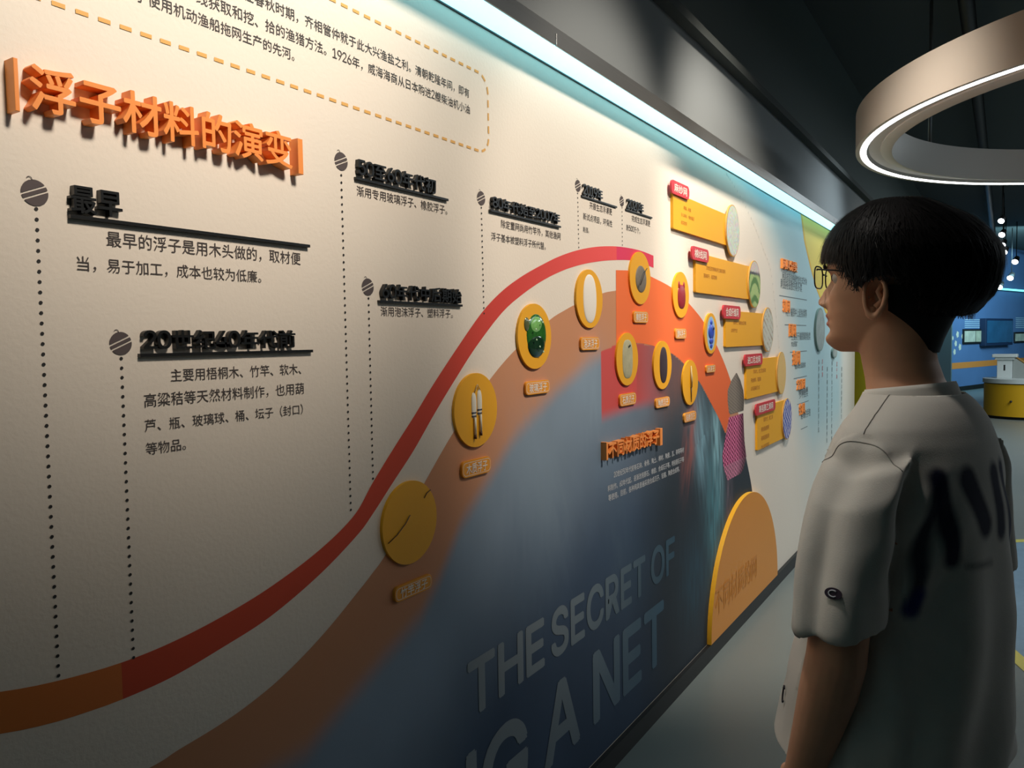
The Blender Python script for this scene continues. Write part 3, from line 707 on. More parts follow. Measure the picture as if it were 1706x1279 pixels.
def o_indigo(u, v): return rgbt(206, 206, 216) if math.sin(14 * u + 4 * math.sin(6 * v)) > .3 else jit(rgbt(66, 78, 168), .15)
PN = [(((1122, 327), (1212, 352), (1212, 408), (1121, 381)), (1210, 1232, 341, 427.5), (1119, 1148.5, 299, 333), '麻纱网', ['早期，网具', '多以麻纱、棉纱编织', '结实耐用'], 'oval picture of pale woven net on the topmost yellow panel', o_pearl, 'topmost yellow net panel, partly faded, under a pink tag'),
      (((1159, 420), (1248.5, 444), (1248.5, 498), (1159, 487)), (1247.5, 1267, 434, 513), (1153, 1181, 409.5, 438), '棉线网', ['20世纪初用棉线手工编织渔网', '浸染晾干，结实耐用'], 'oval picture of a green net field on the second panel', o_green, 'second yellow net panel from the top, below a red tag'),
      (((1209, 517), (1272, 522), (1272, 575), (1209, 578)), (1270.5, 1288.5, 512, 586), (1205, 1234, 508, 532), '合成纤维网', ['60年代，采用合成纤维', '以机织为主'], 'oval picture of a pale tangled cord on the third panel', o_beige, 'third yellow net panel from the top with two lines of print'),
      (((1243, 600), (1296.5, 594), (1296.5, 653.5), (1244, 663)), (1295, 1309.5, 586, 656.5), (1241, 1270.5, 588, 610), '进口尼龙网', ['70年代，进口尼龙网线', '开始使用，强度高', '以机器编织为主'], 'plain tan oval picture on the fourth panel', o_tan, 'fourth yellow net panel from the top with three lines of print'),
      (((1261, 679), (1308, 667), (1307, 730), (1262.5, 749)), (1304, 1319, 663.5, 732), (1259.5, 1292, 664.5, 692), '高强聚乙烯网', ['80年代，聚乙烯', '网线普遍使用', '网具轻便耐用', '作业效率提高'], 'indigo and white oval picture on the lowest panel', o_indigo, 'lowest yellow net panel with four lines of print')]
tl_ = ['pink red tag on the topmost yellow panel', 'red tag on the second yellow panel', 'red tag on the third yellow panel', 'red tag on the fourth yellow panel', 'red tag on the lowest yellow panel']
for i, p in enumerate(PN):
    netpanel(p[0], p[1], p[2], p[3], p[4], p[5], p[6], p[7])
    pill('red_tag', *p[2], p[3], M_red, M_white, tl_[i], 'tag', depth=.020, border=False)

# right hand list on the pale blue zone
M_grey = mat('slate_print', rgb(104, 116, 120), .7)
for i, (t, a, b) in enumerate((('刺网', (1306, 519), (1318, 519)), ('围网', (1316, 560), (1328, 560)), ('拖网', (1322, 608), (1335, 607)), ('定置网', (1329, 650), (1343, 648)), ('钓具', (1333, 692), (1343, 690)))):
    p = W(*a, -.01); q = W(*b, -.01); h = (q[0] - p[0]) / layout(t) * .8
    me = text_mesh(t, p[0], q[0], p[2], h, -.006, .015, .006); g = empty('raised_subheading', (p[0], 0, p[2])); me.transform(Matrix.Translation(-Vector(g.location))); link('letters', me, M_orange, g)
    tag(g, ['topmost', 'second', 'third', 'fourth', 'lowest'][i] + ' small raised orange subheading on the pale blue wall', 'lettering')
for t, a, b in (('网具按其结构和作业方式分为', (1303, 466), (1344, 474)), ('刺围拖张敷钓等多类', (1300, 480), (1336, 486)), ('用于捕捞中上层鱼类等', (1309, 527), (1344, 528)), ('主要用于捕捞集群鱼类', (1318, 566), (1350, 566)), ('作业范围广', (1318, 577), (1329, 577)),
                ('底层和近底层鱼类', (1324, 614), (1342, 612)), ('张网等定置渔具', (1330, 656), (1346, 654)), ('多种鱼类', (1331, 663), (1346, 661)), ('延绳钓手钓', (1334, 697), (1350, 694))):
    print_text(t, a, b, M_grey, wl, bold=.004)
for a, b in (((1298, 494), (1344, 498)), ((1307, 541), (1343, 542)), ((1316, 586), (1344, 585)), ((1322, 630), (1344, 627)), ((1328, 672), (1347, 669)), ((1334, 714), (1345, 711))):
    p, q = W(*a), W(*b); z = (p[2] + q[2]) / 2
    link('rule_line', flat([(p[0], z - .0025), (q[0], z - .0025), (q[0], z + .0025), (p[0], z + .0025)], -.0011), M_grey, wl)
for a, lb, f in (((1356, 1371, 513, 585), 'oval picture on the pale blue wall beside the person mouth', o_pearl), ((1384, 1392, 578, 596), 'small oval picture just under the person chin', o_tan)):
    cyp = (a[2] + a[3]) / 2; cxp = (a[0] + a[1]) / 2; L = W(a[0], cyp)[0]; R = W(a[1], cyp)[0]; T = W(cxp, a[2])[2]; B = W(cxp, a[3])[2]
    e = empty('oval_picture', ((L + R) / 2, 0, (T + B) / 2)); tag(e, lb, 'picture'); rz_ = (T - B) / 2
    link('backing', prism(ellipse(0, 0, (R - L) / 2, rz_, 40), 0, -.014, .001), mat('grey_green_rim', rgb(120, 140, 132), .6), e)
    link('photo_print', flat(ellipse(0, 0, (R - L) / 2 - .01, rz_ - .01, 40), -.0148), mat('picture_tone', rgb(150, 160, 156), .6, noise=.4, nscale=18), e)
# vertical text columns
for px_, y0_, y1_, m in ((1364, 598, 724, M_grey), (1370, 597, 626, M_red), (1378, 610, 740, M_grey), (1386, 600, 740, M_grey), (1394, 602, 636, M_red), (1402, 610, 700, M_grey)):
    a = W(px_, y0_); b = W(px_, y1_); n = int((a[2] - b[2]) / .05); s = .04
    V = []; Fc = []
    T_ = '网具渔船海洋捕捞作业方式浮子沉子材料演变'
    for k in range(max(n, 3)):
        me = text_mesh(T_[(k + int(px_)) % len(T_)], a[0] - s / 2, a[0] + s / 2, a[2] - k * .05 - s, s * .9, -.0012, 0.01)
        v = [tuple(x.co) for x in me.vertices]; bb = len(V); V += v; Fc += [tuple(i + bb for i in p.vertices) for p in me.polygons]; D.meshes.remove(me)
    link('printed_column_text', pydata(V, Fc), m, wl)

# half disc sign standing on the baseboard
g = empty('half_disc_sign', (4.07, 0, .075)); tag(g, 'large orange half disc sign rising from the black baseboard', 'sign')
R_ = .62
link('half_disc', prism([(R_ * math.cos(math.pi * k / 64), R_ * .97 * math.sin(math.pi * k / 64)) for k in range(65)], 0, -.022, .002), mat('orange_board', rgb(226, 146, 40), .45), g)
a = W(1192, 1030, -.024); b = W(1262, 968, -.024)
hd = D.objects['half_disc'].data; hd.materials.append(mat('sign_edge_yellow', rgb(250, 186, 44), .45))
for q in hd.polygons:
    if abs(q.normal.y) < .8: q.material_index = 1
me = text_mesh('不同材质的网', a[0] - 4.07, b[0] - 4.07, .12, .125, -.0232, .012); link('faint_lettering', me, mat('orange_board_dark', rgb(216, 138, 38), .5), g)

# ------------------------------------------------------------------ floor markings
def floor_poly(name, pts, z, m):
    me = pydata([(p[0], p[1], z) for p in pts], [tuple(range(len(pts)))]); return link(name, me, m, fl)
pA = FL(1665, 905)[:2]; dA = FL(1706, 903)[:2] - pA; dA /= np.hypot(*dA)
pB = FL(1677, 1070)[:2]; dB_ = pB - FL(1706, 1095)[:2]; dB_ /= np.hypot(*dB_)
Mx = np.array([dA, -dB_]).T; sT = np.linalg.solve(Mx, pB - pA); K_ = pA + dA * sT[0]
fa = K_ + dA * 5.5; fb_ = K_ - dB_ * 4.0
M_fy = mat('floor_yellow', rgb(196, 186, 74), .5); M_fb = mat('floor_blue', rgb(104, 134, 158), .45, noise=.22, nscale=9)
floor_poly('blue_floor_zone', [K_, fb_, fa], .001, M_fb)
def strip(p, q, w, ins):
    d = (q - p) / np.hypot(*(q - p)); n = np.array([-d[1], d[0]]) * ins; return [p, q, q + n * w, p + n * w]
floor_poly('yellow_floor_line', strip(K_, fa, .07, 1), .002, M_fy); floor_poly('yellow_floor_line', strip(K_, fb_, .07, -1), .002, M_fy)

# ------------------------------------------------------------------ ring pendant lamp
rg = empty('ring_pendant_lamp', (4.9, -2.09, 2.5)); tag(rg, 'huge white ring pendant lamp hanging at the upper right', 'lamp')
M_rw = mat('ring_white', rgb(188, 180, 170), .55)
def ringmesh(prof, n=128):
    V = []; Fc = []; m = len(prof)
    for k in range(n):
        a = 2 * math.pi * k / n
        for r, z in prof: V.append((r * math.cos(a), r * math.sin(a), z))
    for k in range(n):
        for i in range(m):
            a0 = k * m + i; a1 = k * m + (i + 1) % m; b0 = ((k + 1) % n) * m + i; b1 = ((k + 1) % n) * m + (i + 1) % m
            Fc.append((a0, b0, b1, a1))
    return pydata(V, Fc)
def sm(o, ang=35):
    me = o.data; me.polygons.foreach_set('use_smooth', [True] * len(me.polygons)); 
    try: me.set_sharp_from_angle(angle=math.radians(ang))
    except Exception: pass
    return o
sm(link('ring_body', ringmesh([(1.665, 0), (1.665, .195), (1.485, .195), (1.485, 0), (1.50, 0), (1.54, .012), (1.54, .02), (1.60, .02), (1.61, .006), (1.61, 0.004), (1.640, .004), (1.645, 0)]), M_rw, rg))
sm(link('led_strip', ringmesh([(1.612, -.001), (1.640, -.001), (1.640, .0035), (1.612, .0035)]), mat('ring_led', (1, 1, 1, 1), .5, emit=(.95, .98, 1, 1), estr=5.0), rg))
for a in (168, 60, 300, 240):
    x, y = 1.575 * math.cos(math.radians(a)), 1.575 * math.sin(math.radians(a))
    tube('suspension_rod', [(x, y, .19), (x, y, 1.448)], .011, M_alu, rg, 10)
# ceiling pipes and ducts
for i, (y, z, r) in enumerate(((-0.9, 3.72, .05), (-1.9, 3.80, .035), (-3.6, 3.70, .09))):
    tag(tube('ceiling_pipe', [(-4, y, z), (30, y, z)], r, M_dark, None, 14), ['dark ceiling pipe nearest the display wall', 'thin dark ceiling pipe above the ring lamp', 'thick dark ceiling duct pipe farthest from the display wall'][i], 'pipe')
# track spotlights far away
M_bulb = mat('spot_glow', (1, 1, 1, 1), .4, emit=(.92, .97, 1, 1), estr=9)
SP = [((1668, 368), 12, 'topmost'), ((1669, 391), 13.5, 'second'), ((1670, 408), 15, 'third'), ((1673, 420), 16.5, 'fourth'), ((1691, 436), 17, 'rightmost'), ((1665, 478), 18.5, 'lowest'), ((1683, 463), 18, 'second lowest')]
for (p, dep, nm) in SP:
    c = CAM + ray(*p) * dep
    s = empty('track_spotlight', tuple(c)); tag(s, nm + ' small bright spotlight in the row under the dark ceiling', 'spotlight')
    d = Vector((-.75, .25, -.6)).normalized(); r = 8 * dep / FPX * .62
    tube('lamp_head', [tuple(-d * r * 2.4), tuple(d * .0)], [r * .8, r * 1.05], M_dark, s, 16)
    tube('lamp_lens', [tuple(d * .001), tuple(d * r * .12)], [r * .95, r * .95], M_bulb, s, 16)
    top = 3.95 - c[2]
    tube('lamp_stem', [tuple(-d * r * 1.5), (-d.x * r * 1.5, -d.y * r * 1.5, top)], .01, M_dark, s, 6)

# ------------------------------------------------------------------ far exhibit area
A0 = np.array([22.81, 0.0235]); B0 = np.array([27.97, -1.652]); dW = (B0 - A0) / np.hypot(*(B0 - A0)); nW = np.array([dW[1], -dW[0]])
if nW @ (CAM[:2] - A0) < 0: nW = -nW
ANGW = math.atan2(dW[1], dW[0])
# thing frame on the far wall: local x along wall, local -y toward the room
if np.array([math.sin(ANGW), -math.cos(ANGW)]) @ nW < 0: FS = -1
else: FS = 1
def BW(px, py, off=0.0):
    r = ray(px, py); P0 = A0 + nW * off; t = ((P0 - CAM[:2]) @ nW) / (r[:2] @ nW); p = CAM + r * t
    return (p[:2] - A0) @ dW, p[2]
def far(name, u0, z0, off=0.0):
    p = A0 + dW * u0 + nW * off; return empty(name, (p[0], p[1], z0), ANGW)
M_blue = mat('blue_wall_paint', rgb(88, 116, 160), .6, noise=.15, nscale=1.0)
wfar = box('wall_far', -3, 9, 0, .15, 0, 3.95, M_blue)
wfar.location = (A0[0], A0[1], 0); wfar.rotation_euler = (0, 0, ANGW); tag(wfar, kind='structure')
# orange stripe and print on it
u0, za = BW(1583, 610); u1, zb_ = BW(1706, 600)
link('orange_stripe', pydata([(-.5, -.003, za - .08), (8, -.003, za - .08), (8, -.003, za + .08), (-.5, -.003, za + .08)], [(0, 1, 2, 3)]), mat('stripe_orange', rgb(224, 132, 58), .6), wfar)
link('skirting', pydata([(-.5, -.004, 0), (8, -.004, 0), (8, -.004, .12), (-.5, -.004, .12)], [(0, 1, 2, 3)]), M_base, wfar)
for k in range(5):
    ua, z_ = BW(1607, 533 + k * 3.2); ub, _ = BW(1636, 533 + k * 3.2)
    link('printed_text', pydata([(ua, -.003, z_), (ub - (k % 2) * .1, -.003, z_), (ub - (k % 2) * .1, -.003, z_ + .02), (ua, -.003, z_ + .02)], [(0, 1, 2, 3)]), mat('pale_blue_print', rgb(180, 200, 216), .7), wfar)
for k in range(6):
    ua, z_ = BW(1692, 530 + k * 3.2); ub, _ = BW(1725, 530 + k * 3.2)
    link('printed_text', pydata([(ua, -.003, z_), (ub, -.003, z_), (ub, -.003, z_ + .02), (ua, -.003, z_ + .02)], [(0, 1, 2, 3)]), mat('pale_blue_print'), wfar)
for (px_, py_, s) in ((1595, 557, .1), (1592, 572, .09), (1599, 578, .1), (1590, 586, .09), (1603, 560, .07), (1587, 563, .06)):
    u, z_ = BW(px_, py_); n = 10
    V = [(u + s * (1 if k % 2 else .75) * math.cos(math.pi * k / 5), -.004, z_ + s * (1 if k % 2 else .75) * math.sin(math.pi * k / 5)) for k in range(n)]
    link('blossom_print', pydata(V, [tuple(range(n))]), mat('blossom', rgb(214, 208, 190), .7), wfar)
def framed(x0, x1, y0, y1, label, split=None):
    ua, zt_ = BW(x0, y0, .04); ub, _ = BW(x1, y0, .04); _, zb__ = BW(x0, y1, .04)
    g = far('framed_picture', (ua + ub) / 2, (zt_ + zb__) / 2, 0); tag(g, label, 'picture'); w, h = (ub - ua) / 2, (zt_ - zb__) / 2
    box('frame', -w, w, -.04, 0, -h, h, M_dark, g, .004)
    if split: 
        s = -w + 2 * w * split
        box('photo_print', -w + .04, s - .02, -.046, -.0405, -h + .05, h - .05, mat('sepia_photo', rgb(196, 190, 172), .6, noise=.5, nscale=6), g)
        box('photo_print', s + .02, w - .04, -.046, -.0405, -h + .05, h - .05, mat('sepia_photo_pale', rgb(188, 184, 160), .6, noise=.4, nscale=9), g)
    else: box('photo_print', -w + .04, w - .04, -.046, -.0405, -h + .05, h - .05, mat('sepia_photo'), g)
framed(1606, 1637, 548, 573, 'framed pair of sepia photographs on the blue wall left of the display case', .62)
framed(1691, 1722, 553, 571, 'framed pale photograph at the right edge beyond the display case', .5)
ua, zt_ = BW(1643, 530, .16); ub, _ = BW(1688, 530, .16); _, zb__ = BW(1645, 576, .16)
g = far('display_case', (ua + ub) / 2, (zt_ + zb__) / 2); tag(g, 'dark blue square glass fronted display case on the blue wall', 'display case'); w, h = (ub - ua) / 2, (zt_ - zb__) / 2
box('case_body', -w, w, -.16, 0, -h, h, mat('case_navy', rgb(24, 44, 74), .5), g, .01)
box('glass_front', -w + .08, w - .06, -.17, -.1605, -h + .08, h - .06, mat('case_glass', rgb(44, 92, 128), .15, noise=.4, nscale=3), g)
# grey return wall at the left end of the blue wall
c = CAM + ray(1571, 640) * 19.3; 
tag(box('wall_return', c[0] - .25, c[0] + .15, c[1] - .18, c[1] + 2.5, 0, 3.95, mat('return_grey', rgb(96, 112, 112), .7)), kind='structure')
# cyan strip light up on the far wall
g = far('wall_strip_light', 3.2, 2.72, .05); tag(g, 'cyan strip light along the top of the far blue wall', 'light')
box('housing', -3.2, 4, -.02, .05, 0, .05, M_dark, g); box('diffuser', -3.2, 4, -.06, -.0205, -.0, .05, mat('cyan_glow', rgb(120, 230, 240), .5, emit=rgb(120, 236, 250), estr=1.6), g)
# yellow partition at the end of the display wall
yp = box('partition', 7.9, 8.02, -.585, .6, 0, 2.4, mat('partition_yellow', rgb(232, 208, 40), .6)); tag(yp, kind='structure')

# yellow rounded counter with white top
cc = FL(1706, 700); g = empty('display_counter', (cc[0] + .55, cc[1] - .05, 0), math.atan2(-.97, 13)); tag(g, 'yellow rounded counter with a white top in the far hall', 'counter')
def oval_prism(rx, ry, z0, z1, n=64, bev=0): return prism(ellipse(0, 0, rx, ry, n), 0, 1)
def slab(name, rx, ry, z0, z1, m, par, bevel=.0):
    bm = bmesh.new(); a = [bm.verts.new((rx * math.cos(2 * math.pi * k / 64), ry * math.sin(2 * math.pi * k / 64), z0)) for k in range(64)]; b = [bm.verts.new((v.co.x, v.co.y, z1)) for v in a]
    f0 = bm.faces.new(a[::-1]); f1 = bm.faces.new(b)
    for k in range(64): bm.faces.new((a[k], a[(k + 1) % 64], b[(k + 1) % 64], b[k]))
    if bevel: bmesh.ops.bevel(bm, geom=list(f0.edges) + list(f1.edges), offset=bevel, segments=2, affect='EDGES')
    return sm(link(name, fin(bm), m, par))
slab('plinth', .56, .62, 0, .05, M_base, g); slab('cabinet', .60, .66, .05, .61, mat('counter_yellow', rgb(222, 170, 24), .5), g)
slab('dark_gap', .585, .645, .61, .625, M_base, g); slab('counter_top', .62, .68, .625, .70, mat('counter_white', rgb(206, 214, 212), .4), g, .01)
tube('knob', [(-.62, .20, .32), (-.565, .20, .32)], .018, M_dark, g, 12)
lc = FL(1674, 640, .70); 
g2 = empty('lectern', (cc[0] + .50, lc[1] * 1.0 + .0, .70), math.atan2(-.97, 13)); tag(g2, 'white reading stand with sloping side on the yellow counter', 'stand')
MWc = mat('counter_white')
box('pedestal', -.1, .1, -.115, .115, 0, .33, MWc, g2, .006); box('ledge', -.13, .13, -.15, .15, .33, .37, MWc, g2, .008); box('cap', -.16, .16, -.19, .19, .372, .43, MWc, g2, .012)
box('slot', -.1035, -.1005, -.012, .012, .14, .24, M_dark, g2)
V = [(-.05, -.12, 0), (-.05, -.52, 0), (-.05, -.52, .08), (-.05, -.12, .38)]; V += [(.05, y, z) for _, y, z in V]
link('sloping_side', pydata(V, [(0, 3, 2, 1), (4, 5, 6, 7), (0, 1, 5, 4), (1, 2, 6, 5), (2, 3, 7, 6), (3, 0, 4, 7)]), mat('lectern_grey', rgb(150, 156, 152), .5), g2)
tube('sloping_rail', [(0, -.13, .40), (0, -.53, .09)], .018, mat('rail_brass', rgb(170, 130, 70), .45), g2, 10)

# ------------------------------------------------------------------ person (local: +x faces forward, +y left, z up)
def joinmesh(parts):
    V = []; Fc = []
    for v, f in parts:
        b = len(V); V += [tuple(map(float, q)) for q in v]; Fc += [tuple(i + b for i in p) for p in f]
    return V, Fc
def remesh(parts, voxel, smooth_it=0, name='tmp', fac=.5):
    V, Fc = joinmesh(parts); me = pydata(V, Fc)
    bm = bmesh.new(); bm.from_mesh(me); bmesh.ops.recalc_face_normals(bm, faces=list(bm.faces)); bm.to_mesh(me); bm.free()
    o = D.objects.new(name, me); COL.objects.link(o)
    r = o.modifiers.new('r', 'REMESH'); r.mode = 'VOXEL'; r.voxel_size = voxel; r.use_smooth_shade = True
    if smooth_it: s = o.modifiers.new('s', 'SMOOTH'); s.iterations = smooth_it; s.factor = fac
    dg = bpy.context.evaluated_depsgraph_get(); dg.update(); out = D.meshes.new_from_object(o.evaluated_get(dg))
    D.objects.remove(o); D.meshes.remove(me); return out
def getv(me): v = np.empty(len(me.vertices) * 3); me.vertices.foreach_get('co', v); return v.reshape(-1, 3)
def getn(me): v = np.empty(len(me.vertices) * 3); me.vertex_normals.foreach_get('vector', v); return v.reshape(-1, 3)
def setv(me, v): me.vertices.foreach_set('co', v.ravel()); me.update()
def crv(z, tab, c): return np.interp(z, [t[0] for t in tab], [t[c] for t in tab])

PR = empty('person', (1.403, -1.029, 0), math.radians(70.5))
tag(PR, 'young person in glasses and an oversized white T-shirt facing the display wall', 'person')
HEAD_O = np.array([0.048, 0.0, 1.479]); HEAD_R = math.radians(13)      # origin: chin height, head axis
def head_to_local(P):
    P = np.asarray(P, float); c, s = math.cos(HEAD_R), math.sin(HEAD_R); q = P.copy()
    q[..., 0] = P[..., 0] * c - P[..., 1] * s + HEAD_O[0]; q[..., 1] = P[..., 0] * s + P[..., 1] * c + HEAD_O[1]; q[..., 2] = P[..., 2] + HEAD_O[2]; return q
# z, half width, front, back, front squareness
HT = [(-.006, .016, .074, -.030, 2), (.000, .028, .084, -.020, 2), (.008, .040, .090, .0, 2.1), (.018, .048, .093, .03, 2.2), (.030, .054, .090, .055, 2.2), (.045, .060, .088, .070, 2.25),
      (.060, .064, .090, .082, 2.3), (.075, .067, .088, .090, 2.35), (.090, .070, .085, .095, 2.4), (.105, .072, .083, .098, 2.4), (.118, .073, .082, .100, 2.35), (.132, .074, .090, .102, 2.3),
      (.150, .075, .092, .103, 2.2), (.168, .074, .089, .101, 2.1), (.185, .071, .082, .095, 2), (.200, .064, .070, .083, 2), (.213, .051, .053, .064, 2), (.222, .034, .034, .042, 2), (.228, .012, .012, .014, 2)]
def gs(x, c, s): return np.exp(-((x - c) / s) ** 2)
def head_surface():
    NA, NR = 96, 120; zs = np.linspace(-.006, .228, NR); V = []
    for z in zs:
        w, f, b, e = [crv(z, HT, k) for k in (1, 2, 3, 4)]
        for k in range(NA):
            a = 2 * math.pi * k / NA; c, s = math.cos(a), math.sin(a); ex = 2 / e
            x = (f if c > 0 else b) * math.copysign(abs(c) ** ex, c); y = w * math.copysign(abs(s) ** ex, s)
            if c > 0:
                nose = float(np.interp(z, [.064, .070, .076, .083, .092, .102, .112, .122, .134], [.0, .011, .0225, .0260, .0225, .017, .011, .006, 0]))
                wd = float(np.interp(z, [.066, .076, .086, .1, .12], [.013, .013, .009, .0075, .0065]))
                x += nose * math.exp(-(y / wd) ** 2)
                for sy in (-1, 1):
                    x += .010 * gs(y, sy * .014, .006) * gs(z, .076, .006)
                    x -= .011 * gs(y, sy * .031, .015) * gs(z, .116, .012)
                    x += .004 * gs(y, sy * .030, .018) * gs(z, .134, .006)
                    x += .005 * gs(y, sy * .045, .018) * gs(z, .088, .016)
                x += .0085 * gs(y, 0, .020) * gs(z, .0560, .0055) + .0085 * gs(y, 0, .018) * gs(z, .0425, .0055)
                x -= .005 * gs(y, 0, .026) * gs(z, .0492, .0022) + .004 * gs(y, 0, .02) * gs(z, .031, .005)
                x += .005 * gs(y, 0, .020) * gs(z, .014, .010) - .002 * gs(y, 0, .004) * gs(z, .063, .004)
            V.append((x, y, z))
    Fc = []
    for i in range(NR - 1):
        for k in range(NA): Fc.append((i * NA + k, i * NA + (k + 1) % NA, (i + 1) * NA + (k + 1) % NA, (i + 1) * NA + k))
    Fc.append(tuple(range(NA))[::-1]); Fc.append(tuple((NR - 1) * NA + k for k in range(NA)))
    return head_to_local(np.array(V)), Fc
def ell_ring(rows, n=40):
    """rows: (cx, cy, z, front, back, halfwidth)"""
    V = []; Fc = []
    for cx, cy, z, f, b, w in rows:
        for k in range(n):
            a = 2 * math.pi * k / n; c, s = math.cos(a), math.sin(a); V.append((cx + (f if c > 0 else b) * c, cy + w * s, z))
    for i in range(len(rows) - 1):
        for k in range(n): Fc.append((i * n + k, i * n + (k + 1) % n, (i + 1) * n + (k + 1) % n, (i + 1) * n + k))
    Fc.append(tuple(range(n))[::-1]); Fc.append(tuple((len(rows) - 1) * n + k for k in range(n))); return V, Fc
neck = ell_ring([(.0, 0, 1.36, .07, .07, .085), (.008, 0, 1.395, .062, .066, .070), (.020, 0, 1.43, .056, .060, .060), (.030, 0, 1.46, .053, .060, .056), (.036, 0, 1.49, .053, .062, .056), (.040, 0, 1.53, .05, .07, .058)])
torso = ell_ring([(0, 0, .84, .10, .10, .15), (0, 0, .95, .09, .09, .135), (0, 0, 1.05, .095, .09, .135), (0, 0, 1.18, .105, .10, .15), (0, 0, 1.27, .10, .105, .155), (0, 0, 1.33, .080, .085, .135), (0, 0, 1.365, .065, .07, .105), (0, 0, 1.39, .055, .06, .075)])
def arm(sy, pts, rad): return tube_data([(x, sy * y, z) for x, y, z in pts], rad, 20)
LA = [(-.01, .140, 1.315), (-.008, .175, 1.27), (-.006, .212, 1.18), (-.004, .235, 1.08), (0.0, .238, 1.03), (.012, .237, .98), (.036, .232, .90), (.060, .226, .83), (.072, .222, .80)]
LR = [.042, .045, .041, .041, .042, .041, .034, .027, .025]
def hand(sy):
    w = Vector((.070, .222, .805)); parts = []
    parts.append(tube_data([(w.x, sy * w.y, w.z + .02), (w.x + .008, sy * w.y, w.z - .02), (w.x + .018, sy * w.y, w.z - .06), (w.x + .022, sy * w.y, w.z - .088)], [(.026, .020), (.033, .017), (.040, .016), (.038, .014)], 20))
    for k, (off, ln) in enumerate(((.030, .070), (.010, .078), (-.010, .073), (-.029, .058))):
        bx, bz = w.x + .021 + off, w.z - .080
        parts.append(tube_data([(bx, sy * w.y, bz + .012), (bx + .006, sy * w.y, bz - ln * .42), (bx + .010, sy * (w.y - .008), bz - ln * .75), (bx + .010, sy * (w.y - .020), bz - ln * .98)], [.0088, .0085, .0078, .0062], 12))
    parts.append(tube_data([(w.x + .030, sy * (w.y - .004), w.z - .025), (w.x + .056, sy * (w.y - .012), w.z - .048), (w.x + .066, sy * (w.y - .018), w.z - .075), (w.x + .068, sy * (w.y - .022), w.z - .094)], [.013, .011, .010, .008], 12))
    return parts
legs = []
for s in (-1, 1): legs.append(tube_data([(0, s * .08, .88), (0, s * .09, .75), (.01, s * .095, .48), (-.01, s * .10, .25), (-.02, s * .10, .09)], [.085, .08, .055, .052, .036], 20)); legs.append(tube_data([(-.05, s * .10, .045), (.0, s * .10, .055), (.08, s * .105, .04), (.16, s * .108, .035)], [.032, .038, .036, .025], 16))
body_me = remesh([head_surface(), neck, torso, arm(1, LA, LR), arm(-1, LA, LR)] + hand(1) + hand(-1) + legs, .0032, 3, fac=.45)
M_skin = mat('skin', rgb(214, 160, 128), .5, spec=.35, noise=.05, nscale=60)
M_skin.node_tree.nodes['Principled BSDF'].inputs['Subsurface Weight'].default_value = .12
M_skin.node_tree.nodes['Principled BSDF'].inputs['Subsurface Radius'].default_value = (.012, .005, .003)
M_lip = mat('lips', rgb(180, 104, 96), .45)
body_me.materials.clear(); body_me.materials.append(M_skin); body_me.materials.append(M_lip)
v = getv(body_me); c_, s_ = math.cos(-HEAD_R), math.sin(-HEAD_R); hx = (v[:, 0] - HEAD_O[0]) * c_ - (v[:, 1] - HEAD_O[1]) * s_; hy = (v[:, 0] - HEAD_O[0]) * s_ + (v[:, 1] - HEAD_O[1]) * c_; hz = v[:, 2] - HEAD_O[2]
lipv = (hx > .085) & (np.abs(hy) < .022) & (hz > .0375) & (hz < .060)
for p in body_me.polygons:
    if all(lipv[i] for i in p.vertices): p.material_index = 1
# ears joined into the body surface object
def ear_data(sy):
    V = []; Fc = []; n, m = 28, 12
    def rim(t):   # outline in (x back/front, z)
        a = 2 * math.pi * t; rx = .0165 * (1 + .12 * math.sin(a)); return (-.004 - .0 + rx * math.cos(a) + .006 * (math.sin(a) < 0) * math.sin(a) * -1 * .6, .082 + .0305 * math.sin(a))
    # torus like helix
    for i in range(n):
        x, z = rim(i / n); cx, cz = -.004, .082; r = .0042 if z > .062 else .0062
        dx, dz = x - cx, z - cz; L = math.hypot(dx, dz); dx /= L; dz /= L
        flare = .012 + .010 * max(0, -(x - .0) / .02)
        for k in range(m):
            a = 2 * math.pi * k / m; rr = r
            V.append((x + dx * rr * math.cos(a), sy * (.070 + flare + rr * math.sin(a)), z + dz * rr * math.cos(a)))
    for i in range(n):
        for k in range(m): Fc.append((i * m + k, i * m + (k + 1) % m, ((i + 1) % n) * m + (k + 1) % m, ((i + 1) % n) * m + k))
    V2, F2 = tube_data([(-.013, sy * .082, .100), (-.006, sy * .080, .090), (-.012, sy * .079, .076), (-.003, sy * .078, .066)], [.0035, .004, .004, .005], 10)
    # concha bowl + attachment
    V3 = []; F3 = []; K = 24
    for j, (sc, dep) in enumerate(((1.0, .082), (.75, .079), (.45, .072), (.2, .070))):
        for i in range(K):
            a = 2 * math.pi * i / K; V3.append((-.004 + .015 * sc * math.cos(a), sy * dep, .082 + .028 * sc * math.sin(a)))
    for j in range(3):
        for i in range(K): F3.append((j * K + i, j * K + (i + 1) % K, (j + 1) * K + (i + 1) % K, (j + 1) * K + i))
    F3.append(tuple(3 * K + i for i in range(K)))
    V4 = []; F4 = []
    for j, (sc, dep) in enumerate(((1.05, .086), (.85, .064))):
        for i in range(K):
            a = 2 * math.pi * i / K; V4.append((-.005 + .015 * sc * math.cos(a), sy * dep, .082 + .028 * sc * math.sin(a)))
    for i in range(K): F4.append((i, (i + 1) % K, K + (i + 1) % K, K + i))
    V5, F5 = tube_data([(.004, sy * .074, .062), (.004, sy * .079, .054), (.006, sy * .077, .049)], [.008, .0075, .004], 12)
    V6, F6 = tube_data([(.010, sy * .072, .080), (.006, sy * .080, .079)], [.006, .0035], 10)
    return [(V, Fc), (V2, F2), (V3, F3), (V4, F4), (V5, F5), (V6, F6)]
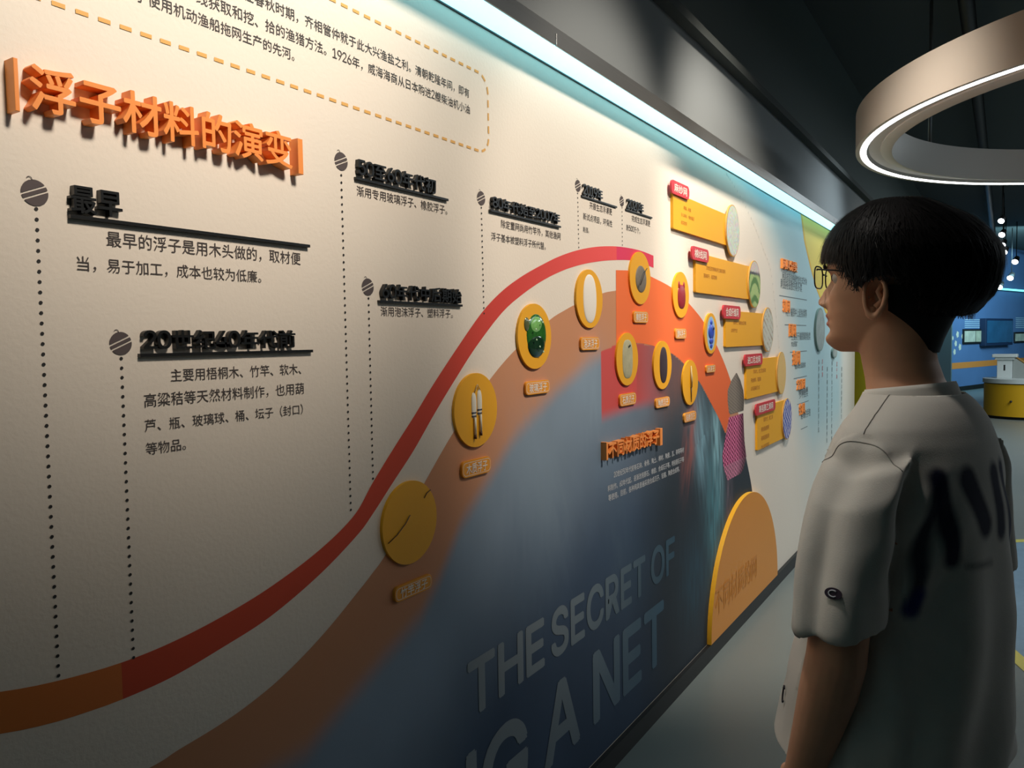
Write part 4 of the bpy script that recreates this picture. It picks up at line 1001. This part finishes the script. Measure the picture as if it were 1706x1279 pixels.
bm = bmesh.new(); bm.from_mesh(body_me)
for sy in (-1, 1):
    V, Fc = joinmesh(ear_data(sy)); V = head_to_local(np.array(V)); vs = [bm.verts.new(p) for p in V]
    for f in Fc:
        try: bm.faces.new([vs[i] for i in f]).smooth = True
        except ValueError: pass
bm.to_mesh(body_me); bm.free()
link('body', body_me, None, PR, True)
for s in (-1, 1):
    e = dome; V, Fc = lathe([(.0001, -.0115)] + [(.0115 * math.sin(math.pi * k / 12), -.0115 * math.cos(math.pi * k / 12)) for k in range(1, 12)] + [(.0001, .0115)], 20)
    V = head_to_local(np.array(V) + np.array([.0665, s * .031, .119])); link('eyeball', pydata(V, Fc), mat('eye_white', rgb(220, 214, 206), .2), PR, True)
    V, Fc = lathe([(.0001, .0), (.0055, .0), (.005, .0012), (.0001, .002)], 16); V = np.array(V)[:, [2, 0, 1]] + np.array([.0770, s * .031, .119]); link('iris', pydata(head_to_local(V), Fc), mat('iris_brown', rgb(34, 22, 16), .2), PR, True)
    V, Fc = tube_data([(.088, s * .014, .134), (.093, s * .024, .139), (.086, s * .045, .136)], [(.002, .003), (.0025, .0045), (.0015, .002)], 8); link('eyebrow', pydata(head_to_local(np.array(V)), Fc), mat('brow_hair', rgb(24, 20, 18), .8), PR, True)

# hair ------------------------------------------------------------
def hair_low(a):   # a = angle from front, degrees
    return float(np.interp(a, [0, 35, 55, 66, 74, 80, 100, 112, 122, 180], [.152, .150, .142, .118, .096, .112, .114, .085, .055, .050]))
HB = [(.040, .070, .105, .080), (.055, .085, .122, .086), (.075, .098, .142, .092), (.100, .098, .155, .097), (.130, .102, .160, .101), (.155, .102, .158, .103), (.180, .096, .141, .099), (.205, .080, .114, .086), (.225, .058, .080, .064), (.240, .032, .052, .036), (.247, .004, .006, .005)]
def hair_r(z, a):   # returns x, y on the shell
    f, b, w = [crv(z, HB, k) for k in (1, 2, 3)]; c, s = math.cos(a), math.sin(a)
    return (f if c > 0 else b) * c - .004, w * s
hv = []; hf = []; NA, NR = 96, 34
for j in range(NR):
    for k in range(NA):
        a = 2 * math.pi * k / NA; ad = math.degrees(math.acos(max(-1, min(1, math.cos(a)))))
        lo = hair_low(ad); z = lo + (.247 - lo) * (1 - (1 - j / (NR - 1)) ** 1.25)
        if j == 0: x, y = hair_r(z, a); x, y = x * .86, y * .80
        elif j == 1: x, y = hair_r(z, a); x, y = x * .97, y * .95; z += -.002
        else: x, y = hair_r(z, a)
        cl = .0035 * math.sin(a * 17 + z * 60) + .0025 * math.sin(a * 41 - z * 90)
        nrm = Vector((x, y, 0)).normalized() if abs(x) + abs(y) > 1e-4 else Vector((0, 0, 0)); lowf = 1 - j / NR
        hv.append((x + nrm.x * cl * lowf, y + nrm.y * cl * lowf, z + .002 * math.sin(a * 23) * (j < 3)))
for j in range(NR - 1):
    for k in range(NA): hf.append((j * NA + k, j * NA + (k + 1) % NA, (j + 1) * NA + (k + 1) % NA, (j + 1) * NA + k))
hf.append(tuple((NR - 1) * NA + k for k in range(NA)))
M_hair = mat('black_hair', rgb(17, 16, 17), .55, spec=.25)
hair = link('hair', pydata(head_to_local(np.array(hv)), hf), M_hair, PR, True)
# short nape hair
nv = []; nf = []; NA2, NR2 = 40, 16
for j in range(NR2):
    t = j / (NR2 - 1)
    for k in range(NA2):
        a = math.radians(100 + 160 * k / (NA2 - 1)); ad = 180 - abs(180 - math.degrees(a)); edge = (ad - 100) / 80
        z0 = .060 - .068 * min(1, edge * 1.5); z = z0 + (.10 - z0) * t
        bb = np.interp(z, [-.01, .015, .04, .065, .10], [.078, .086, .097, .108, .112]); ww = np.interp(z, [-.01, .02, .05, .10], [.056, .061, .069, .076])
        nv.append((bb * math.cos(a), ww * math.sin(a), z))
for j in range(NR2 - 1):
    for k in range(NA2 - 1): nf.append((j * NA2 + k, j * NA2 + k + 1, (j + 1) * NA2 + k + 1, (j + 1) * NA2 + k))
link('nape_hair', pydata(head_to_local(np.array(nv)), nf), M_hair, PR, True)
# strands lying on the shell, ends loose
sv = []; sf = []
for i in range(9000):
    a = RNG.uniform(0, 2 * math.pi); ad = math.degrees(math.acos(math.cos(a))); lo = hair_low(ad)
    za = lo + (.243 - lo) * RNG.random() ** .8; ln = RNG.uniform(.03, .06); da = RNG.normal(0, .10); lift = abs(RNG.normal(0, .0035)); wd = RNG.uniform(.0006, .0013)
    b = len(sv); n = 5
    for q in range(n):
        t = q / (n - 1); z = max(za - ln * t * t * .6 - ln * t * .4, lo - .008 * RNG.random() - .002); aa = a + da * t
        x, y = hair_r(max(z, lo), aa); r = math.hypot(x, y) + 1e-6; k = 1 + (.0015 + lift * t) / r
        x, y = x * k, y * k; tx, ty = -y / r, x / r; w2 = wd * (1 - t * .85)
        sv.append((x + tx * w2, y + ty * w2, z + .0012)); sv.append((x - tx * w2, y - ty * w2, z + .0012))
    for q in range(n - 1): sf.append((b + 2 * q, b + 2 * q + 1, b + 2 * q + 3, b + 2 * q + 2))
st = link('hair_strands', pydata(head_to_local(np.array(sv)), sf), mat('black_hair_strand', rgb(24, 22, 23), .55, spec=.2), PR, False); tag(st, kind='stuff')

# glasses ----------------------------------------------------------
gl = empty('glasses'); gl.parent = PR; gl['label'] = 'thin black framed glasses'
M_gf = mat('glasses_frame', rgb(26, 20, 20), .35, metal=.3)
for s in (-1, 1):
    pts = []; n = 28
    for k in range(n + 1):
        a = 2 * math.pi * k / n; c, q = math.cos(a), math.sin(a)
        y = s * (.034 + .026 * math.copysign(abs(c) ** .6, c)); z = .121 + .0185 * math.copysign(abs(q) ** .65, q); pts.append((.101 - .10 * (abs(y) ** 1.3) * 1.2 + .006 * 0, y, z))
    V, Fc = tube_data(pts, .0012, 8, caps=False); link('rim', pydata(head_to_local(np.array(V)), Fc), M_gf, gl, True)
    fan = [(x, y, z) for x, y, z in pts[:-1]]; link('lens', pydata(head_to_local(np.array(fan)), [tuple(range(len(fan)))]), mat('lens_glass', (.95, .97, .97, 1), .03, trans=.0, alpha=.12, spec=.8, coat=.5), gl)
    V, Fc = tube_data([(.094, s * .060, .132), (.090, s * .072, .132), (.06, s * .0765, .128), (.01, s * .078, .117), (-.012, s * .078, .106)], .0014, 8); link('temple', pydata(head_to_local(np.array(V)), Fc), M_gf, gl, True)
V, Fc = tube_data([(.0995, -.010, .126), (.1035, 0, .129), (.0995, .010, .126)], .0012, 8); link('bridge', pydata(head_to_local(np.array(V)), Fc), M_gf, gl, True)

# T-shirt ----------------------------------------------------------
TS = [(0.0, 0, .800, .212, .135, .215), (0, 0, .86, .206, .136, .212), (0, 0, .95, .184, .134, .208), (0, 0, 1.05, .154, .130, .203), (0, 0, 1.15, .134, .124, .198), (0, 0, 1.24, .120, .117, .195), (0, 0, 1.30, .112, .110, .192), (0, 0, 1.335, .100, .102, .185), (0, 0, 1.36, .088, .094, .165), (0, 0, 1.38, .078, .086, .135), (.002, 0, 1.398, .072, .078, .105), (.006, 0, 1.408, .068, .072, .086), (.010, 0, 1.416, .064, .066, .075)]
def sleeve(sy):
    P = [(-.004, .120, 1.340), (-.006, .165, 1.325), (-.006, .195, 1.285), (-.004, .216, 1.22), (-.003, .228, 1.15), (-.002, .236, 1.095), (-.002, .237, 1.080)]
    R = [(.060, .045), (.066, .056), (.068, .060), (.066, .060), (.064, .061), (.064, .062), (.064, .062)]
    V = []; Fc = []; n = 36
    for (x, y, z), (rx, ry) in zip(P, R):
        for k in range(n): a = 2 * math.pi * k / n; V.append((x + rx * math.cos(a), sy * (y + ry * math.sin(a) * .94), z - (ry * math.sin(a)) * (-.35 if z < 1.3 else -.9) * 0 - ry * math.sin(a) * (.15 if z < 1.2 else .55)))
    for i in range(len(P) - 1):
        for k in range(n): Fc.append((i * n + k, i * n + (k + 1) % n, (i + 1) * n + (k + 1) % n, (i + 1) * n + k))
    Fc.append(tuple(range(n))[::-1]); Fc.append(tuple((len(P) - 1) * n + k for k in range(n))); return V, Fc
tee = remesh([ell_ring(TS, 56), sleeve(1), sleeve(-1)], .005, 10)
v = getv(tee); n_ = getn(tee)
x, y, z = v.T
f = .0045 * np.sin(y * 42 + x * 30 + 2.2 * np.sin(z * 7)) * sst(1.30, 1.05, z) + .003 * np.sin(x * 95 + 1.5 * np.sin(z * 9)) * (np.abs(y) > .17)
f += .005 * np.sin((z + .8 * np.abs(y)) * 62 + x * 22) * gs(z, 1.20, .09) * gs(np.abs(y), .15, .06) + .003 * np.sin(z * 38 + y * 25) * sst(1.1, .85, z)
f += (np.abs(y) > .19) * sst(1.30, 1.16, z) * (.005 * gs(x, .030, .016) - .006 * gs(x, .004, .010) + .003 * gs(x, -.022, .016))
f += .0035 * vnoise(x * 3 + 9, z * 3, 9, 6, 5) - .0018
v = v + n_ * f[:, None]; setv(tee, v)
bm = bmesh.new(); bm.from_mesh(tee); kill = []
for fc in bm.faces:
    c = fc.calc_center_median(); nn = fc.normal
    if (c.z < .812 and nn.z < -.6) or (nn.z < -.6 and 1.04 < c.z < 1.115 and abs(c.y) > .168) or (c.z > 1.408 and nn.z > .6): kill.append(fc)
bmesh.ops.delete(bm, geom=kill, context='FACES')
for zc, nz in ((1.407, 1), (.812, -1)):
    bmesh.ops.bisect_plane(bm, geom=list(bm.verts) + list(bm.edges) + list(bm.faces), plane_co=(0, 0, zc), plane_no=(0, 0, nz), clear_outer=True)
bm.to_mesh(tee); bm.free()
v = getv(tee); x, y, z = v.T
Ct = np.zeros((len(v), 3)) + np.array(rgbt(214, 208, 200))
def stroke(pts, wd, col, a):
    global Ct
    d = np.full(len(v), 9.)
    for (y0, z0), (y1, z1) in zip(pts, pts[1:]):
        L = (y1 - y0) ** 2 + (z1 - z0) ** 2; t = np.clip(((y - y0) * (y1 - y0) + (z - z0) * (z1 - z0)) / L, 0, 1); d = np.minimum(d, np.hypot(y - y0 - t * (y1 - y0), z - z0 - t * (z1 - z0)))
    w = (x < -.02) * (np.abs(y) < .19) * np.clip((wd - d) / .012 + .5, 0, 1) * a; Ct = mixc(Ct, c3(*col), w)
NV = (24, 28, 62)
stroke([(.118, 1.292), (.130, 1.241), (.148, 1.18), (.162, 1.11)], .011, NV, .9); stroke([(.118, 1.292), (.108, 1.23), (.104, 1.175)], .015, NV, .95); stroke([(.061, 1.286), (.045, 1.25), (.028, 1.215)], .020, NV, .9)
stroke([(-.02, 1.286), (-.03, 1.20)], .018, NV, .9); stroke([(-.06, 1.29), (-.09, 1.18)], .014, NV, .9); stroke([(.155, 1.125), (.165, 1.105)], .012, (30, 44, 120), .9); stroke([(.078, 1.161), (.010, 1.155)], .003, (60, 60, 66), .8)
setcol(tee, np.c_[Ct, np.ones(len(v))])
M_tee = mat('cotton_tee', attr='Col', rough=.9, spec=.15, bump=.15, bscale=500)
tee.materials.clear(); tee.materials.append(M_tee)
to = link('t_shirt', tee, None, PR, True); sd = to.modifiers.new('thick', 'SOLIDIFY'); sd.thickness = .0022; sd.offset = -1
# collar and hems
def ringtube(rows, m, name, r, par, n=8):
    V, Fc = tube_data(rows + [rows[0]], [r] * (len(rows) + 1), n, caps=False); return link(name, pydata(V, Fc), m, par, True)
M_tee2 = mat('cotton_rib', rgb(218, 212, 204), .9, spec=.15)
cb = bmesh.new(); rows = []
for zz, sc in ((1.396, 1.17), (1.410, 1.10), (1.424, 1.03), (1.431, .985), (1.430, .955), (1.415, .96)):
    rows.append([cb.verts.new((.010 + sc * (.063 if math.cos(a) > 0 else .066) * math.cos(a), sc * .078 * math.sin(a), zz - .013 - .008 * math.cos(a))) for a in np.linspace(0, 2 * math.pi, 56, endpoint=False)])
for r0, r1 in zip(rows, rows[1:]):
    for k in range(56): cb.faces.new((r0[k], r0[(k + 1) % 56], r1[(k + 1) % 56], r1[k]))
link('collar', fin(cb), M_tee2, to, True)
from mathutils.bvhtree import BVHTree
_bm = bmesh.new(); _bm.from_mesh(tee); BV = BVHTree.FromBMesh(_bm); _bm.free()
bv_ = getv(body_me)
for q in np.nonzero((bv_[:, 2] > .82) & (bv_[:, 2] < 1.405) & ((bv_[:, 2] > 1.10) | (np.abs(bv_[:, 1]) < .175)))[0]:
    c, nn, i_, d = BV.find_nearest(Vector(bv_[q]))
    if (Vector(bv_[q]) - c).dot(nn) > -.004 and d < .04: bv_[q] = c - nn * .006
setv(body_me, bv_)
def seam(pts):
    a = np.array(pts)
    for _ in range(14): a[1:-1] = (a[:-2] + a[1:-1] * 2 + a[2:]) / 4
    return [on_tee(q, .0004)[0] for q in a]
def on_tee(q, o=.0006):
    c, nn, i, d = BV.find_nearest(Vector(q)); return tuple(c + nn * o), nn
M_seam = mat('seam_shadow', rgb(150, 146, 140), .9)
tube('shoulder_seam', seam([on_tee((-.004 + .085 * math.cos(a), .185 + .03 * math.sin(a), 1.30 + .07 * math.sin(a)))[0] for a in np.linspace(.25, math.pi - .35, 24)]), .0008, M_seam, to, 6)
tube('shoulder_seam', [on_tee((.0 - .004 * t, .075 + .12 * t, 1.44 - .07 * t))[0] for t in np.linspace(0, 1, 16)], .0008, M_seam, to, 6)
# oval sleeve badge and front hem badge with a curved mark
def badge(name, c, nrm, up, rx, rz, par, base, ink):
    nrm = Vector(nrm).normalized(); up = Vector(up); u = up.cross(nrm).normalized(); w = nrm.cross(u)
    def loc(a, b, o): return Vector(c) + u * a + w * b + nrm * o
    if base: 
        V = [loc(rx * math.cos(k * .2618), rz * math.sin(k * .2618), .0) for k in range(24)] + [loc(rx * math.cos(k * .2618), rz * math.sin(k * .2618), .0018) for k in range(24)]
        link(name, pydata(V, [tuple(range(24))[::-1], tuple(range(24, 48))] + [(k, (k + 1) % 24, 24 + (k + 1) % 24, 24 + k) for k in range(24)]), base, par)
    pts = [loc(rx * .5 * math.cos(a), rz * .55 * math.sin(a), .0025) for a in np.linspace(.8, 5.5, 14)]
    tube('badge_mark', pts, [min(rx, rz) * .12] * 14, ink, par, 6)
_c, _n = on_tee((-.024, .30, 1.147), .001)
badge('sleeve_badge', _c, _n, (0, 0, 1), .012, .008, to, mat('badge_navy', rgb(40, 22, 44), .6), mat('badge_white', rgb(206, 206, 214), .6))
_c, _n = on_tee((.185, .155, .895), .001)
badge('hem_badge', _c, _n, (0, 0, 1), .013, .026, to, None, mat('badge_ink', rgb(30, 18, 30), .6))
# trousers, belt line and shoes (below the frame)
tr = remesh([tube_data([(0, s * .075, .90), (0, s * .09, .75), (.01, s * .098, .48), (-.01, s * .102, .25), (-.02, s * .102, .10)], [.105, .10, .082, .075, .072], 24) for s in (-1, 1)], .009, 4)
tr.materials.clear(); tr.materials.append(mat('dark_trousers', rgb(34, 36, 42), .9)); link('trousers', tr, None, PR, True)
for s in (-1, 1):
    sh = remesh([tube_data([(-.065, s * .10, .05), (-.03, s * .10, .058), (.05, s * .104, .05), (.12, s * .108, .04), (.185, s * .11, .034)], [(.040, .046), (.042, .052), (.043, .045), (.044, .036), (.030, .026)], 20)], .006, 4)
    sh.materials.clear(); sh.materials.append(mat('white_sneaker', rgb(200, 198, 194), .6)); o = link('shoe', sh, None, PR, True)
    vv = getv(sh); vv[:, 2] = np.maximum(vv[:, 2], .004); setv(sh, vv)
    V, Fc = tube_data([(-.10, s * .10, .010), (.05, s * .105, .010), (.20, s * .11, .010)], [(.034, .010), (.044, .010), (.028, .010)], 20); link('sole', pydata(V, Fc), mat('sole_rubber', rgb(230, 228, 222), .6), o, False)

# ------------------------------------------------------------------ groups for repeats
GR = {'round_plaque': 'round plaques on the wall', 'caption_plate': 'caption plates below the plaques', 'net_panel': 'yellow net panels', 'red_tag': 'red tags on the net panels', 'oval_picture': 'oval pictures on the display wall',
      'raised_heading': 'raised headings on the display wall', 'raised_subheading': 'small orange subheadings on the pale blue wall', 'track_spotlight': 'track spotlights under the dark ceiling', 'framed_picture': 'framed pictures on the far wall', 'ceiling_pipe': 'ceiling pipes'}
for o in SC.objects:
    k = o.name.split('.')[0]
    if o.parent is None and k in GR: o['group'] = GR[k]
